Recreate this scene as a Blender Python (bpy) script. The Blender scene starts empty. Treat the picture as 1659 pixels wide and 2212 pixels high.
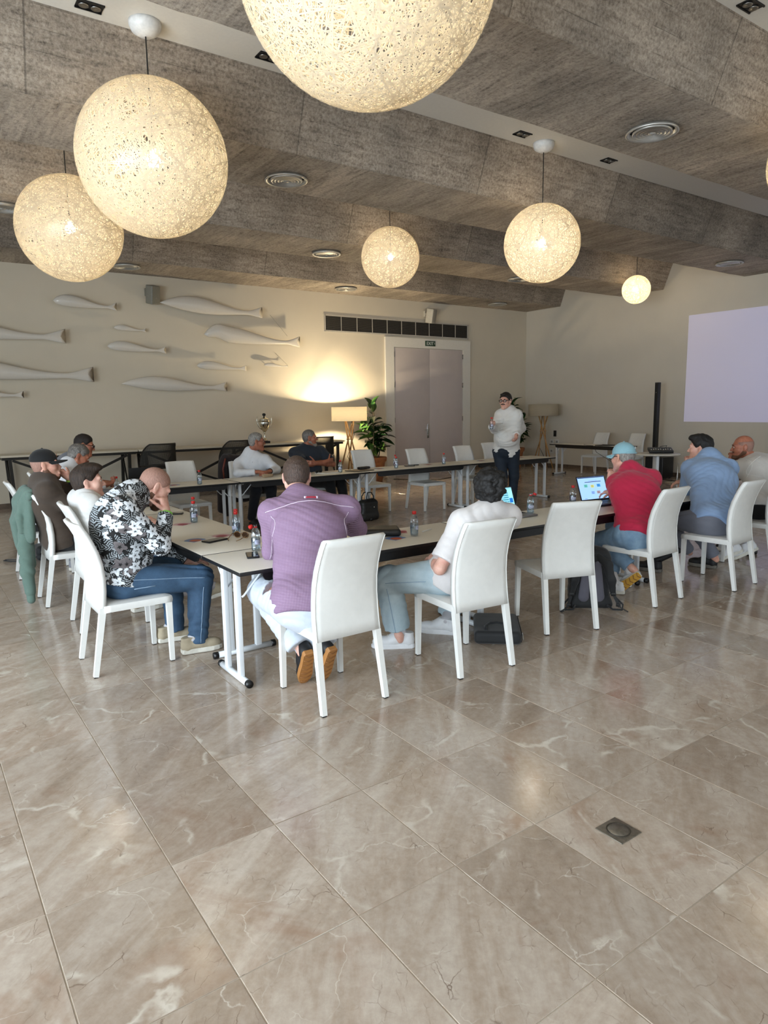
import bpy, bmesh, math, random
import numpy as np
from mathutils import Vector, Matrix
random.seed(7)
PI = math.pi
SC = bpy.context.scene
COL = SC.collection

# ---------------------------------------------------------------- camera, sky, lights, exposure
cd = bpy.data.cameras.new('camera')
cam = bpy.data.objects.new('camera', cd)
COL.objects.link(cam)
cd.sensor_fit = 'HORIZONTAL'; cd.sensor_width = 36.0
cd.lens = 1478.348 * 36.0 / 1659.0
cd.clip_start = 0.05; cd.clip_end = 100
cam.matrix_world = Matrix([[0.8169039, 0.0992603, -0.5681685, 0], [-0.5765851, 0.1153446, -0.8088542, 0], [-0.014752, 0.9883537, 0.1514575, 1.67], [0, 0, 0, 1]])
SC.camera = cam

wd = bpy.data.worlds.new('World'); SC.world = wd; wd.use_nodes = True
wn = wd.node_tree.nodes; wn.clear()
wb = wn.new('ShaderNodeBackground'); wo = wn.new('ShaderNodeOutputWorld')
wb.inputs[0].default_value = (0.80, 0.90, 1.0, 1); wb.inputs[1].default_value = 0.7
wd.node_tree.links.new(wb.outputs[0], wo.inputs[0])

def area(name, loc, rot, sx, sy, power, col):
    l = bpy.data.lights.new(name, 'AREA'); l.shape = 'RECTANGLE'; l.size = sx; l.size_y = sy
    l.energy = power; l.color = col
    o = bpy.data.objects.new(name, l); COL.objects.link(o); o.location = loc; o.rotation_euler = rot
    return o
# daylight through the glazed sides of the hall, behind and to the left of where the photograph was taken
area('window_light_rear', (2.0, -3.9, 1.8), (PI/2, 0, PI), 12.0, 3.0, 900, (0.78, 0.90, 1.0))
area('window_light_left', (-3.9, 1.2, 1.6), (0, -PI/2, 0), 2.8, 7.5, 420, (0.78, 0.90, 1.0))

SC.view_settings.view_transform = 'Standard'
SC.view_settings.look = 'None'
SC.view_settings.exposure = 0.9
SC.view_settings.gamma = 1.0
SC.view_settings.use_curve_mapping = False
SC.cycles.max_bounces = 8; SC.cycles.diffuse_bounces = 4; SC.cycles.glossy_bounces = 4
SC.cycles.transmission_bounces = 8; SC.cycles.transparent_max_bounces = 12
SC.cycles.sample_clamp_indirect = 4.0; SC.cycles.caustics_reflective = False; SC.cycles.caustics_refractive = False
SC.cycles.use_denoising = True

# ---------------------------------------------------------------- helpers: colour, materials
def lin(h):
    h = h.lstrip('#')
    v = [int(h[i:i+2], 16) / 255 for i in (0, 2, 4)]
    return tuple(x / 12.92 if x <= 0.04045 else ((x + 0.055) / 1.055) ** 2.4 for x in v) + (1,)

class NT:
    def __init__(s, name):
        s.m = bpy.data.materials.new(name); s.m.use_nodes = True
        s.t = s.m.node_tree; s.t.nodes.clear()
        s.out = s.t.nodes.new('ShaderNodeOutputMaterial')
    def n(s, typ, **kw):
        nd = s.t.nodes.new('ShaderNode' + typ)
        for k, v in kw.items(): setattr(nd, k, v)
        return nd
    def L(s, a, b): s.t.links.new(a, b)
    def set(s, inp, v):
        if hasattr(v, 'is_linked') or hasattr(v, 'links'): s.L(v, inp)
        else: inp.default_value = v
    def math(s, op, a, b=0.0, c=0.0, clamp=False):
        nd = s.n('Math', operation=op, use_clamp=clamp)
        s.set(nd.inputs[0], a); s.set(nd.inputs[1], b); s.set(nd.inputs[2], c)
        return nd.outputs[0]
    def vmath(s, op, a, b=(0, 0, 0)):
        nd = s.n('VectorMath', operation=op)
        s.set(nd.inputs[0], a); s.set(nd.inputs[1], b)
        return nd.outputs['Value'] if op in ('LENGTH', 'DOT_PRODUCT', 'DISTANCE') else nd.outputs[0]
    def mix(s, f, a, b, blend='MIX'):
        nd = s.n('Mix', data_type='RGBA', blend_type=blend)
        s.set(nd.inputs[0], f); s.set(nd.inputs[6], a); s.set(nd.inputs[7], b)
        return nd.outputs[2]
    def noise(s, vec, scale, detail=4, rough=0.6, dist=0.0):
        nd = s.n('TexNoise'); s.set(nd.inputs['Vector'], vec)
        nd.inputs['Scale'].default_value = scale; nd.inputs['Detail'].default_value = detail
        nd.inputs['Roughness'].default_value = rough; nd.inputs['Distortion'].default_value = dist
        return nd.outputs[0]
    def ramp(s, f, stops, interp='LINEAR'):
        nd = s.n('ValToRGB'); nd.color_ramp.interpolation = interp
        e = nd.color_ramp.elements
        while len(e) < len(stops): e.new(0.5)
        for i, (p, c) in enumerate(stops):
            e[i].position = p; e[i].color = c if len(c) == 4 else (*c, 1)
        s.set(nd.inputs[0], f); return nd.outputs[0]
    def scale(s, vec, sc):
        return s.vmath('MULTIPLY', vec, sc)
    def obj(s): return s.n('TexCoord').outputs['Object']
    def pos(s): return s.n('NewGeometry').outputs['Position']
    def sep(s, v):
        nd = s.n('SeparateXYZ'); s.L(v, nd.inputs[0]); return nd.outputs
    def attr(s, name):
        return s.n('Attribute', attribute_name=name).outputs['Vector']
    def bump(s, h, strength=0.3, dist=0.01):
        nd = s.n('Bump'); nd.inputs['Strength'].default_value = strength; nd.inputs['Distance'].default_value = dist
        s.L(h, nd.inputs['Height']); return nd.outputs[0]
    def bsdf(s, col, rough=0.5, metal=0.0, normal=None, **kw):
        b = s.n('BsdfPrincipled')
        s.set(b.inputs['Base Color'], col); s.set(b.inputs['Roughness'], rough); b.inputs['Metallic'].default_value = metal
        if normal is not None: s.L(normal, b.inputs['Normal'])
        for k, v in kw.items(): s.set(b.inputs[k.replace('_', ' ')], v)
        return b.outputs[0]
    def done(s, sh):
        s.L(sh, s.out.inputs[0]); return s.m

MATS = {}
def mat(name, col, rough=0.5, metal=0.0, var=0.06, nscale=30, bump=0.0, bdist=0.002, **kw):
    if name in MATS: return MATS[name]
    t = NT(name); c = lin(col) if isinstance(col, str) else col
    o = t.obj(); f = t.noise(o, nscale, 4)
    dk = tuple(x * (1 - var * 2) for x in c[:3]) + (1,); lt = tuple(min(1, x * (1 + var)) for x in c[:3]) + (1,)
    colr = t.ramp(f, [(0.3, dk), (0.7, lt)])
    nm = t.bump(t.noise(o, nscale * 6, 3), bump, bdist) if bump else None
    MATS[name] = t.done(t.bsdf(colr, rough, metal, nm, **kw))
    return MATS[name]
def emis(name, col, st, base=None):
    if name in MATS: return MATS[name]
    t = NT(name)
    MATS[name] = t.done(t.bsdf(base or lin(col), 0.5, Emission_Color=lin(col), Emission_Strength=st))
    return MATS[name]
def glass(name, col, rough=0.02, ior=1.3, alpha=0.25):
    if name in MATS: return MATS[name]
    t = NT(name)
    g = t.n('BsdfGlossy'); g.inputs['Color'].default_value = (1, 1, 1, 1); g.inputs['Roughness'].default_value = 0.06
    tr = t.n('BsdfTransparent'); tr.inputs[0].default_value = lin(col)
    lw = t.n('LayerWeight'); lw.inputs[0].default_value = 0.35
    mx = t.n('MixShader'); f = t.math('MULTIPLY_ADD', lw.outputs['Fresnel'], 0.45, alpha * 0.2, clamp=True)
    t.L(f, mx.inputs[0]); t.L(tr.outputs[0], mx.inputs[1]); t.L(g.outputs[0], mx.inputs[2])
    MATS[name] = t.done(mx.outputs[0]); return MATS[name]

# ---------------------------------------------------------------- helpers: objects
def tag(o, label=None, cat=None, group=None, kind=None):
    if label: o['label'] = label
    if cat: o['category'] = cat
    if group: o['group'] = group
    if kind: o['kind'] = kind
    return o
def link(name, me, parent=None, loc=None, rot=None):
    o = bpy.data.objects.new(name, me); COL.objects.link(o)
    if parent: o.parent = parent
    if loc is not None: o.location = loc
    if rot is not None: o.rotation_euler = rot
    return o
def empty(name, loc=(0, 0, 0), rz=0.0, label=None, cat=None, group=None):
    o = link(name, None, None, loc, (0, 0, rz)); o.empty_display_size = 0.1
    return tag(o, label, cat, group)
def copy_tree(o, parent=None):
    c = o.copy(); COL.objects.link(c)
    for k in list(c.keys()):
        if k in ('label', 'group') and parent is None: del c[k]
    if parent: c.parent = parent
    for ch in list(o.children): copy_tree(ch, c)
    return c

class MB:
    """collects shapes, then links them as one mesh object"""
    def __init__(s): s.v = []; s.f = []; s.mi = []; s.sm = []; s.cur = 0
    def add(s, vs, fs, smooth=False):
        n = len(s.v); s.v += [tuple(map(float, v)) for v in vs]
        for f in fs: s.f.append(tuple(n + i for i in f)); s.mi.append(s.cur); s.sm.append(smooth)
        return s
    def mat(s, i): s.cur = i; return s
    def box(s, c, d, M=None, bev=0.0):
        x, y, z = (k / 2 for k in d)
        if bev <= 0:
            vs = [(i * x, j * y, k * z) for i in (-1, 1) for j in (-1, 1) for k in (-1, 1)]
            fs = [(0, 1, 3, 2), (4, 6, 7, 5), (0, 4, 5, 1), (2, 3, 7, 6), (0, 2, 6, 4), (1, 5, 7, 3)]
        else:
            bm = bmesh.new(); bmesh.ops.create_cube(bm, size=1)
            for v in bm.verts: v.co = Vector((v.co.x * d[0], v.co.y * d[1], v.co.z * d[2]))
            bmesh.ops.bevel(bm, geom=bm.edges[:], offset=bev, segments=2, affect='EDGES', profile=0.6)
            bm.verts.index_update(); vs = [v.co.copy() for v in bm.verts]; fs = [tuple(v.index for v in f.verts) for f in bm.faces]; bm.free()
        c = Vector(c)
        if M is None: vs = [Vector(v) + c for v in vs]
        else: vs = [M @ Vector(v) + c for v in vs]
        return s.add(vs, fs, bev > 0)
    def beam(s, a, b, w, h, up=(0, 0, 1), w2=None, h2=None, bev=0):
        """box bar from a to b, w across, h along up; may taper"""
        a = Vector(a); b = Vector(b); d = (b - a).normalized(); u = Vector(up)
        r = d.cross(u)
        if r.length < 1e-4: r = d.cross(Vector((0, 1, 0)))
        r.normalize(); u = r.cross(d).normalized(); w2 = w if w2 is None else w2; h2 = h if h2 is None else h2
        vs = []
        for p, ww, hh in ((a, w, h), (b, w2, h2)):
            vs += [p + r * (i * ww / 2) + u * (j * hh / 2) for i, j in ((-1, -1), (1, -1), (1, 1), (-1, 1))]
        return s.add(vs, [(0, 3, 2, 1), (4, 5, 6, 7), (0, 1, 5, 4), (1, 2, 6, 5), (2, 3, 7, 6), (3, 0, 4, 7)])
    def tube(s, pts, r, seg=8, cap=True):
        pts = [Vector(p) for p in pts]; n = len(pts)
        rs = r if isinstance(r, (list, tuple)) else [r] * n
        t0 = (pts[1] - pts[0]).normalized()
        u = t0.orthogonal().normalized(); vs = []; fs = []
        for i, p in enumerate(pts):
            t = (pts[min(i + 1, n - 1)] - pts[max(i - 1, 0)]).normalized()
            u = (u - t * u.dot(t)); u = u.normalized() if u.length > 1e-6 else t.orthogonal().normalized(); w = t.cross(u)
            for k in range(seg):
                a = 2 * PI * k / seg; vs.append(p + (u * math.cos(a) + w * math.sin(a)) * rs[i])
        for i in range(n - 1):
            for k in range(seg):
                k2 = (k + 1) % seg; fs.append((i * seg + k, i * seg + k2, (i + 1) * seg + k2, (i + 1) * seg + k))
        if cap: fs += [tuple(range(seg))[::-1], tuple((n - 1) * seg + k for k in range(seg))]
        return s.add(vs, fs, True)
    def cyl(s, a, b, r, r2=None, seg=16): return s.tube([a, b], [r, r if r2 is None else r2], seg)
    def lathe(s, prof, c=(0, 0, 0), seg=24, M=None, close=True):
        """prof: list of (radius, z)"""
        c = Vector(c); vs = []; fs = []; n = len(prof)
        for (r, z) in prof:
            for k in range(seg):
                a = 2 * PI * k / seg; v = Vector((r * math.cos(a), r * math.sin(a), z)); vs.append((M @ v if M else v) + c)
        for i in range(n - 1):
            for k in range(seg):
                k2 = (k + 1) % seg; fs.append((i * seg + k, i * seg + k2, (i + 1) * seg + k2, (i + 1) * seg + k))
        if close:
            if prof[0][0] > 1e-6: fs.append(tuple(range(seg))[::-1])
            if prof[-1][0] > 1e-6: fs.append(tuple((n - 1) * seg + k for k in range(seg)))
        return s.add(vs, fs, True)
    def prism(s, poly, axis, a, b):
        """poly: 2D points, extruded along axis from a to b (axis 0: (y,z), 1: (x,z), 2: (x,y))"""
        def P(q, t): return (t, q[0], q[1]) if axis == 0 else ((q[0], t, q[1]) if axis == 1 else (q[0], q[1], t))
        n = len(poly); vs = [P(q, a) for q in poly] + [P(q, b) for q in poly]
        fs = [tuple(range(n))[::-1], tuple(range(n, 2 * n))] + [(i, (i + 1) % n, n + (i + 1) % n, n + i) for i in range(n)]
        return s.add(vs, fs)
    def grid(s, fn, nu, nv, smooth=True):
        vs = [fn(i / nu, j / nv) for i in range(nu + 1) for j in range(nv + 1)]
        fs = [(i * (nv + 1) + j, (i + 1) * (nv + 1) + j, (i + 1) * (nv + 1) + j + 1, i * (nv + 1) + j + 1) for i in range(nu) for j in range(nv)]
        return s.add(vs, fs, smooth)
    def mesh(s, name, mats):
        me = bpy.data.meshes.new(name); me.from_pydata(s.v, [], s.f)
        for m in (mats if isinstance(mats, (list, tuple)) else [mats]): me.materials.append(m)
        me.polygons.foreach_set('material_index', s.mi); me.polygons.foreach_set('use_smooth', s.sm)
        bm = bmesh.new(); bm.from_mesh(me); bmesh.ops.recalc_face_normals(bm, faces=bm.faces); bm.to_mesh(me); bm.free()
        me.update(); return me
    def build(s, name, mats, parent=None, loc=None, rot=None, **kw):
        o = link(name, s.mesh(name, mats), parent, loc, rot)
        return tag(o, kw.get('label'), kw.get('cat'), kw.get('group'), kw.get('kind'))

WHITE = mat('white_leather', '#e3e3df', 0.42, var=0.02, nscale=14, bump=0.12)
WHITEMETAL = mat('white_metal', '#dfe3e6', 0.32, var=0.01)
BLACKP = mat('black_plastic', '#0b0b0c', 0.4, var=0.1)
LAMINATE = mat('table_laminate', '#e4e0d4', 0.38, var=0.015, nscale=200)
DARKMETAL = mat('dark_metal', '#26221d', 0.45, metal=0.3)
CHROME = mat('chrome', '#c9c9c6', 0.18, metal=1.0, var=0.02)
STEEL = mat('brushed_steel', '#9b9994', 0.35, metal=1.0, var=0.05)
OAK = None

# ---------------------------------------------------------------- the room
TX, TY, OX, OY = 0.42385, 0.62507, 0.24353, 1.73441      # floor slab size and joint origin
YB, XW, ZS = 13.6, 14.45, 4.2                # back wall, right wall, beam soffits

def marble():
    t = NT('polished_marble'); p = t.pos()
    cell = t.vmath('FLOOR', t.vmath('DIVIDE', t.vmath('SUBTRACT', p, (OX, OY, 0)), (TX, TY, 50)))
    wn = t.n('TexWhiteNoise', noise_dimensions='3D'); t.L(cell, wn.inputs['Vector']); rnd = wn.outputs['Color']; rv = wn.outputs['Value']
    q = t.vmath('ADD', p, t.vmath('MULTIPLY', rnd, (31, 47, 13)))
    vr = t.n('VectorRotate', rotation_type='Z_AXIS'); t.L(q, vr.inputs['Vector'])
    t.L(t.math('MULTIPLY_ADD', rv, 0.9, -1.1), vr.inputs['Angle']); q = vr.outputs[0]
    st = t.vmath('MULTIPLY', q, (0.42, 2.1, 1.0))
    n1 = t.noise(st, 3.2, 9, 0.62, 0.6)
    base = t.ramp(n1, [(0.25, lin('#8f7f70')), (0.45, lin('#a99888')), (0.58, lin('#b9ac9f')), (0.8, lin('#c9bfb4'))])
    n2 = t.noise(q, 26, 6, 0.7)
    base = t.mix(0.35, base, t.ramp(n2, [(0.3, lin('#92806e')), (0.7, lin('#c6bbae'))]), 'MIX')
    # brownish clouds
    n3 = t.noise(q, 1.7, 5, 0.6, 1.2)
    base = t.mix(t.math('MULTIPLY', t.ramp(n3, [(0.56, (0, 0, 0)), (0.7, (1, 1, 1))]), 0.5), base, lin('#8f6d55'))
    sepr = t.sep(rnd)
    tint = t.ramp(sepr[1], [(0.0, (0.84, 0.82, 0.80)), (0.5, (0.97, 0.96, 0.95)), (1.0, (1.1, 1.1, 1.1))])
    base = t.mix(1.0, base, tint, 'MULTIPLY')
    dn = t.n('TexNoise'); dn.inputs['Scale'].default_value = 4.5; dn.inputs['Detail'].default_value = 7; t.L(q, dn.inputs['Vector'])
    d1 = t.vmath('ADD', q, t.vmath('MULTIPLY', t.vmath('SUBTRACT', dn.outputs['Color'], (.5, .5, .5)), (.32, .32, .1)))
    def edge(vec, sc, w0, w1, thr):
        v = t.n('TexVoronoi', feature='DISTANCE_TO_EDGE'); v.inputs['Scale'].default_value = sc; t.L(vec, v.inputs['Vector'])
        m = t.ramp(v.outputs[0], [(w0, (1, 1, 1)), (w1, (0, 0, 0))])
        k = t.ramp(t.noise(q, sc * 0.8 + 1.3, 3), [(thr, (0, 0, 0)), (thr + .12, (1, 1, 1))])
        return t.math('MULTIPLY', m, k)
    base = t.mix(t.math('MULTIPLY', edge(d1, 1.9, 0.004, 0.030, 0.52), 0.7), base, lin('#d9d2c6'))
    base = t.mix(t.math('MULTIPLY', edge(d1, 4.2, 0.0, 0.014, 0.5), 0.6), base, lin('#d5ccc0'))
    d2 = t.vmath('ADD', t.vmath('MULTIPLY', q, (0.7, 1.5, 1)), t.vmath('MULTIPLY', dn.outputs['Color'], (.22, .22, .1)))
    base = t.mix(t.math('MULTIPLY', edge(d2, 6.5, 0.0, 0.014, 0.55), 0.8), base, lin('#5d4636'))
    base = t.mix(t.math('MULTIPLY', edge(d2, 13.0, 0.0, 0.026, 0.56), 0.5), base, lin('#6a5546'))
    rg = t.math('MULTIPLY_ADD', t.noise(p, 9, 5), 0.10, 0.10)
    nb = t.bump(t.noise(p, 2.2, 2), 0.02, 0.02)
    return t.done(t.bsdf(base, rg, 0.0, nb, Specular_IOR_Level=0.5))
MARBLE = marble()
GROUT = mat('floor_grout', '#b9ab9a', 0.7)

# floor: grout bed, then stone slabs laid singly (the nearest 300), the farther ones joined
fl_ = MB(); fl_.prism([(-4.0, -4.0), (XW, -4.0), (XW, YB), (-4.0, YB)], 2, -0.12, -0.0022)
FLOOR = fl_.build('floor', GROUT, kind='structure')
def slab_into(mb, cx, cy, w, d):
    g = 0.0019; b = 0.0014; z0, z1 = -0.02, 0.0
    o = [(-w/2+g, -d/2+g), (w/2-g, -d/2+g), (w/2-g, d/2-g), (-w/2+g, d/2-g)]
    i = [(-w/2+g+b, -d/2+g+b), (w/2-g-b, -d/2+g+b), (w/2-g-b, d/2-g-b), (-w/2+g+b, d/2-g-b)]
    vs = [(cx+x, cy+y, z0) for x, y in o] + [(cx+x, cy+y, z1-b*0.7) for x, y in o] + [(cx+x, cy+y, z1) for x, y in i]
    mb.add(vs, [(k, (k+1) % 4, 4+(k+1) % 4, 4+k) for k in range(4)] + [(4+k, 4+(k+1) % 4, 8+(k+1) % 4, 8+k) for k in range(4)] + [(8, 9, 10, 11)])
tm = MB(); slab_into(tm, 0, 0, TX, TY); TILE = tm.mesh('tile', MARBLE)
cells = []
ni0, ni1 = math.floor((-4 - OX) / TX), math.floor((XW - OX) / TX)
nj0, nj1 = math.floor((-4 - OY) / TY), math.floor((YB - OY) / TY)
for i in range(ni0, ni1 + 1):
    for j in range(nj0, nj1 + 1):
        x0, x1 = max(OX + i * TX, -4), min(OX + (i + 1) * TX, XW); y0, y1 = max(OY + j * TY, -4), min(OY + (j + 1) * TY, YB)
        if x1 - x0 < 0.02 or y1 - y0 < 0.02: continue
        cx, cy = (x0 + x1) / 2, (y0 + y1) / 2
        full = abs(x1 - x0 - TX) < 1e-4 and abs(y1 - y0 - TY) < 1e-4
        v = cam.matrix_world.inverted() @ Vector((cx, cy, 0))
        seen = v.z < -0.3 and abs(v.x / v.z) < 0.60 and abs(v.y / v.z) < 0.80
        cells.append((0 if seen and full else 1, -v.z, cx, cy, x1 - x0, y1 - y0))
cells.sort()
rest = MB()
for n, (k, dd, cx, cy, w, d) in enumerate(cells):
    if k == 0 and n < 298: link('tile', TILE, FLOOR, (cx, cy, 0))
    else: slab_into(rest, cx, cy, w, d)
rest.build('far_tiles', MARBLE, FLOOR, kind='stuff')

# walls
def plaster(name, c):
    t = NT(name); p = t.pos()
    f = t.noise(p, 1.1, 5); g = t.noise(p, 160, 3)
    a = lin(c); col = t.ramp(f, [(0.3, tuple(x * .94 for x in a[:3])), (0.7, a[:3])])
    return t.done(t.bsdf(col, 0.75, 0, t.bump(g, 0.06, 0.002)))
WALL = plaster('wall_plaster', '#d6cbb6')
WALLR = plaster('wall_plaster_grey', '#d3ccbe')
w = MB(); w.box(((XW - 4) / 2, YB + 0.1, 2.6), (XW + 4, 0.2, 5.2)); w.build('wall_back', WALL, kind='structure')
w = MB(); w.box((XW + 0.1, (YB - 4) / 2 + .1, 2.6), (0.2, YB + 4.2, 5.2)); w.build('wall_right', WALLR, kind='structure')
BASEB = mat('marble_skirting', '#6f5f50', 0.3, var=0.2, nscale=7)
w = MB(); w.box((2.82, YB - 0.011, 0.045), (13.62, 0.022, 0.09)); w.box((13.38, YB - 0.011, 0.045), (2.1, 0.022, 0.09)); w.build('baseboard_back', BASEB, kind='structure')
w = MB(); w.box((XW - 0.011, 4.8, 0.045), (0.022, 17.5, 0.09)); w.build('baseboard_right', BASEB, kind='structure')
# glazed sides: piers, sill and head around the openings the daylight comes through
w = MB()
for x in (-4.1, 2.2, 8.4, 14.5): w.box((x, -4.1, 2.4), (0.35, 0.2, 4.8))
w.box((5.2, -4.1, 4.25), (18.9, 0.2, 1.5)); w.build('wall_rear', WALLR, kind='structure')
w = MB()
for y in (-1.0, 3.3, 7.6, 11.9, 13.55): w.box((-4.1, y, 2.4), (0.2, 0.35, 4.8))
w.box((-4.1, 4.8, 4.25), (0.2, 18, 1.5)); w.build('wall_left', WALLR, kind='structure')

# ceiling: white slab above board-marked concrete beams
CEILW = mat('white_ceiling', '#d9d5cc', 0.7, var=0.02)
def concrete(name, axis, c0, c1, bw):
    t = NT(name); p = t.pos(); s = t.sep(p); u = s[axis]
    k = t.math('DIVIDE', u, bw); fr = t.math('FRACT', k); fid = t.math('FLOOR', k)
    # streaks run along the boards
    st = t.vmath('MULTIPLY', p, (9, 1.2, 3) if axis == 0 else (1.3, 4, 9))
    n1 = t.noise(st, 2.2, 8, 0.68, 0.3)
    n2 = t.noise(p, 38, 6, 0.75)
    n3 = t.noise(p, 0.9, 4, 0.6)
    col = t.ramp(n1, [(0.32, lin('#62574c')), (0.46, lin(c0)), (0.66, lin(c1))])
    col = t.mix(0.5, col, t.ramp(n2, [(0.36, lin('#3d342c')), (0.5, lin(c0)), (0.68, lin('#cabfb0'))]))
    wn = t.n('TexWhiteNoise', noise_dimensions='1D'); t.L(fid, wn.inputs['W'])
    br = t.math('MULTIPLY_ADD', wn.outputs['Value'], 0.26, 0.82)
    br = t.math('MULTIPLY', br, t.math('MULTIPLY_ADD', n3, 1.5, 0.20))
    cb = t.n('CombineXYZ')
    for i in range(3): t.L(br, cb.inputs[i])
    col = t.mix(1.0, col, cb.outputs[0], 'MULTIPLY')
    ln = t.ramp(fr, [(0.0, (1, 1, 1)), (0.05, (0, 0, 0))])
    ln = t.math('MULTIPLY', ln, t.ramp(t.noise(p, 1.9, 5, 0.7), [(0.48, (0, 0, 0)), (0.62, (1, 1, 1))]))
    col = t.mix(t.math('MULTIPLY', ln, 0.75), col, lin('#2a231d'))
    if axis == 2:      # pour joints across the sides of the beams
        jx = t.math('FRACT', t.math('DIVIDE', t.math('ADD', s[0], 1.35), 2.45))
        jl = t.math('LESS_THAN', jx, 0.006)
        col = t.mix(t.math('MULTIPLY', jl, 0.45), col, lin('#2a231d'))
        cj = t.math('FLOOR', t.math('DIVIDE', t.math('ADD', s[0], 1.35), 2.45))
        w2 = t.n('TexWhiteNoise', noise_dimensions='1D'); t.L(cj, w2.inputs['W'])
        b2 = t.math('MULTIPLY_ADD', w2.outputs['Value'], 0.22, 0.88); c2 = t.n('CombineXYZ')
        for i in range(3): t.L(b2, c2.inputs[i])
        col = t.mix(1.0, col, c2.outputs[0], 'MULTIPLY')
    h = t.math('ADD', t.math('MULTIPLY', n2, 0.5), t.math('SUBTRACT', t.math('MULTIPLY', n1, 0.6), t.math('MULTIPLY', ln, 0.6)))
    return t.done(t.bsdf(col, 0.85, 0, t.bump(h, 0.6, 0.012)))
CSIDE = concrete('board_marked_concrete_side', 2, '#978a7b', '#b9ab9a', 0.145)
CSOFF = concrete('board_marked_concrete_soffit', 0, '#a79b8d', '#c8bba9', 0.17)
w = MB(); w.box(((XW - 4) / 2, 4.8, 4.9), (XW + 4.0, 17.8, 0.2)); CEIL = w.build('ceiling', CEILW, kind='structure')
for yn in (-2.3, 0.6, 3.55, 6.5, 9.45, 12.42):
    yf = yn + 1.13 if yn < 12 else YB + 0.02; zt = 4.801
    A = [(yn, ZS), (yf, ZS), (yf + (0.23 if yn < 12 else 0), zt), (yn - 0.23, zt)]
    NX = 90; b = MB(); xs = [-4 + (XW + 4) * i / NX for i in range(NX + 1)]; rr = random.Random(int(yn * 100))
    vs = []
    for x in xs:   # slightly ragged arrises, as cast against rough boards
        for q, (y, z) in enumerate(A):
            e = 0.006 if q < 2 else 0
            vs.append((x, y + rr.uniform(-e, e), z + rr.uniform(-e, e) * 0.5))
    for i in range(NX):
        a, c = i * 4, i * 4 + 4
        b.mat(1); b.add([], []); 
        b.f += [(a, a+1, c+1, c)]; b.mi += [1]; b.sm += [False]
        for q in (1, 3): b.f += [(a+q, a+(q+1) % 4, c+(q+1) % 4, c+q)]; b.mi += [0]; b.sm += [False]
        b.f += [(a+2, a+3, c+3, c+2)]; b.mi += [0]; b.sm += [False]
    b.v = vs; n = NX * 4
    b.f += [(0, 1, 2, 3), (n, n+1, n+2, n+3)]; b.mi += [0, 0]; b.sm += [False, False]
    b.build('ceiling_beam', [CSIDE, CSOFF], CEIL)

# recessed black slots in the white strip
for (x, y, lb) in ((1.55, 6.1, 'black slot light in the ceiling strip at the top left corner'), (3.05, 6.05, 'black slot light in the ceiling strip beside the largest globe'), (6.3, 6.04, 'black slot light in the ceiling strip left of the medium globe cord'), (7.9, 6.04, 'black slot light in the ceiling strip right of the medium globe cord'), (5.9, 3.2, 'black slot light in the ceiling strip at the top right corner')):
    e = empty('recessed_downlight', (x, y, 4.8), 0, lb, 'downlight', 'recessed slot lights in the ceiling strip')
    m = MB(); m.box((0, 0, -0.002), (0.2, 0.13, 0.004)); m.box((0, 0.058, -0.006), (0.2, 0.012, 0.012)); m.box((0, -0.058, -0.006), (0.2, 0.012, 0.012)); m.build('housing', BLACKP, e)
    for dx in (-0.06, 0.06):
        m = MB(); m.lathe([(0.036, -0.005), (0.038, -0.014), (0.03, -0.016), (0.015, -0.008)], (dx*.75, 0, 0), 16); m.build('reflector', STEEL, e)

# round ceiling air diffusers: concentric rings
VENTM = mat('vent_aluminium', '#c9c7c1', 0.42, metal=0.75, var=0.03)
def diffuser_proto():
    e = empty('ceiling_vent')
    m = MB(); m.lathe([(0.215, 0), (0.235, -0.02), (0.238, -0.032), (0.225, -0.038), (0.205, -0.028), (0.2, 0.0)], seg=36); m.build('outer_ring', VENTM, e)
    m = MB(); m.lathe([(0.19, 0.0), (0.19, -0.004)], seg=30); m.build('backing', BLACKP, e)
    for r in (0.165, 0.13, 0.095, 0.062):
        m = MB(); m.lathe([(r + 0.012, -0.008), (r + 0.014, -0.03), (r - 0.008, -0.04), (r - 0.004, -0.03)], seg=30); m.build('ring', VENTM, e)
    m = MB(); m.lathe([(0.036, -0.01), (0.034, -0.038), (0.0, -0.046)], seg=20); m.build('centre_cone', VENTM, e)
    return e
dp = diffuser_proto()
VENTS = [(6.05, 4.15, 'nearest round ceiling vent, in the soffit above the front tables'), (3.8, 7.2, 'round ceiling vent in the soffit right of the paired globe lamps'),
    (12.75, 7.02, 'round ceiling vent by the right wall above the projected image'), (1.33, 10.0, 'round ceiling vent at the left edge behind the globe lamp'),
    (6.05, 10.15, 'round ceiling vent over the far row between two globe lamps'), (10.55, 10.15, 'round ceiling vent behind the right medium globe lamp'),
    (3.57, 12.85, 'round ceiling vent by the back wall above the white fish'), (8.12, 12.85, 'round ceiling vent by the back wall above the long grille'),
    (12.6, 12.85, 'round ceiling vent in the far right corner by the back wall')]
for i, (x, y, lb) in enumerate(VENTS):
    o = dp if i == 0 else copy_tree(dp)
    o.location = (x, y, ZS - 0.001); tag(o, lb, 'vent', 'round ceiling vents')

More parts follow.
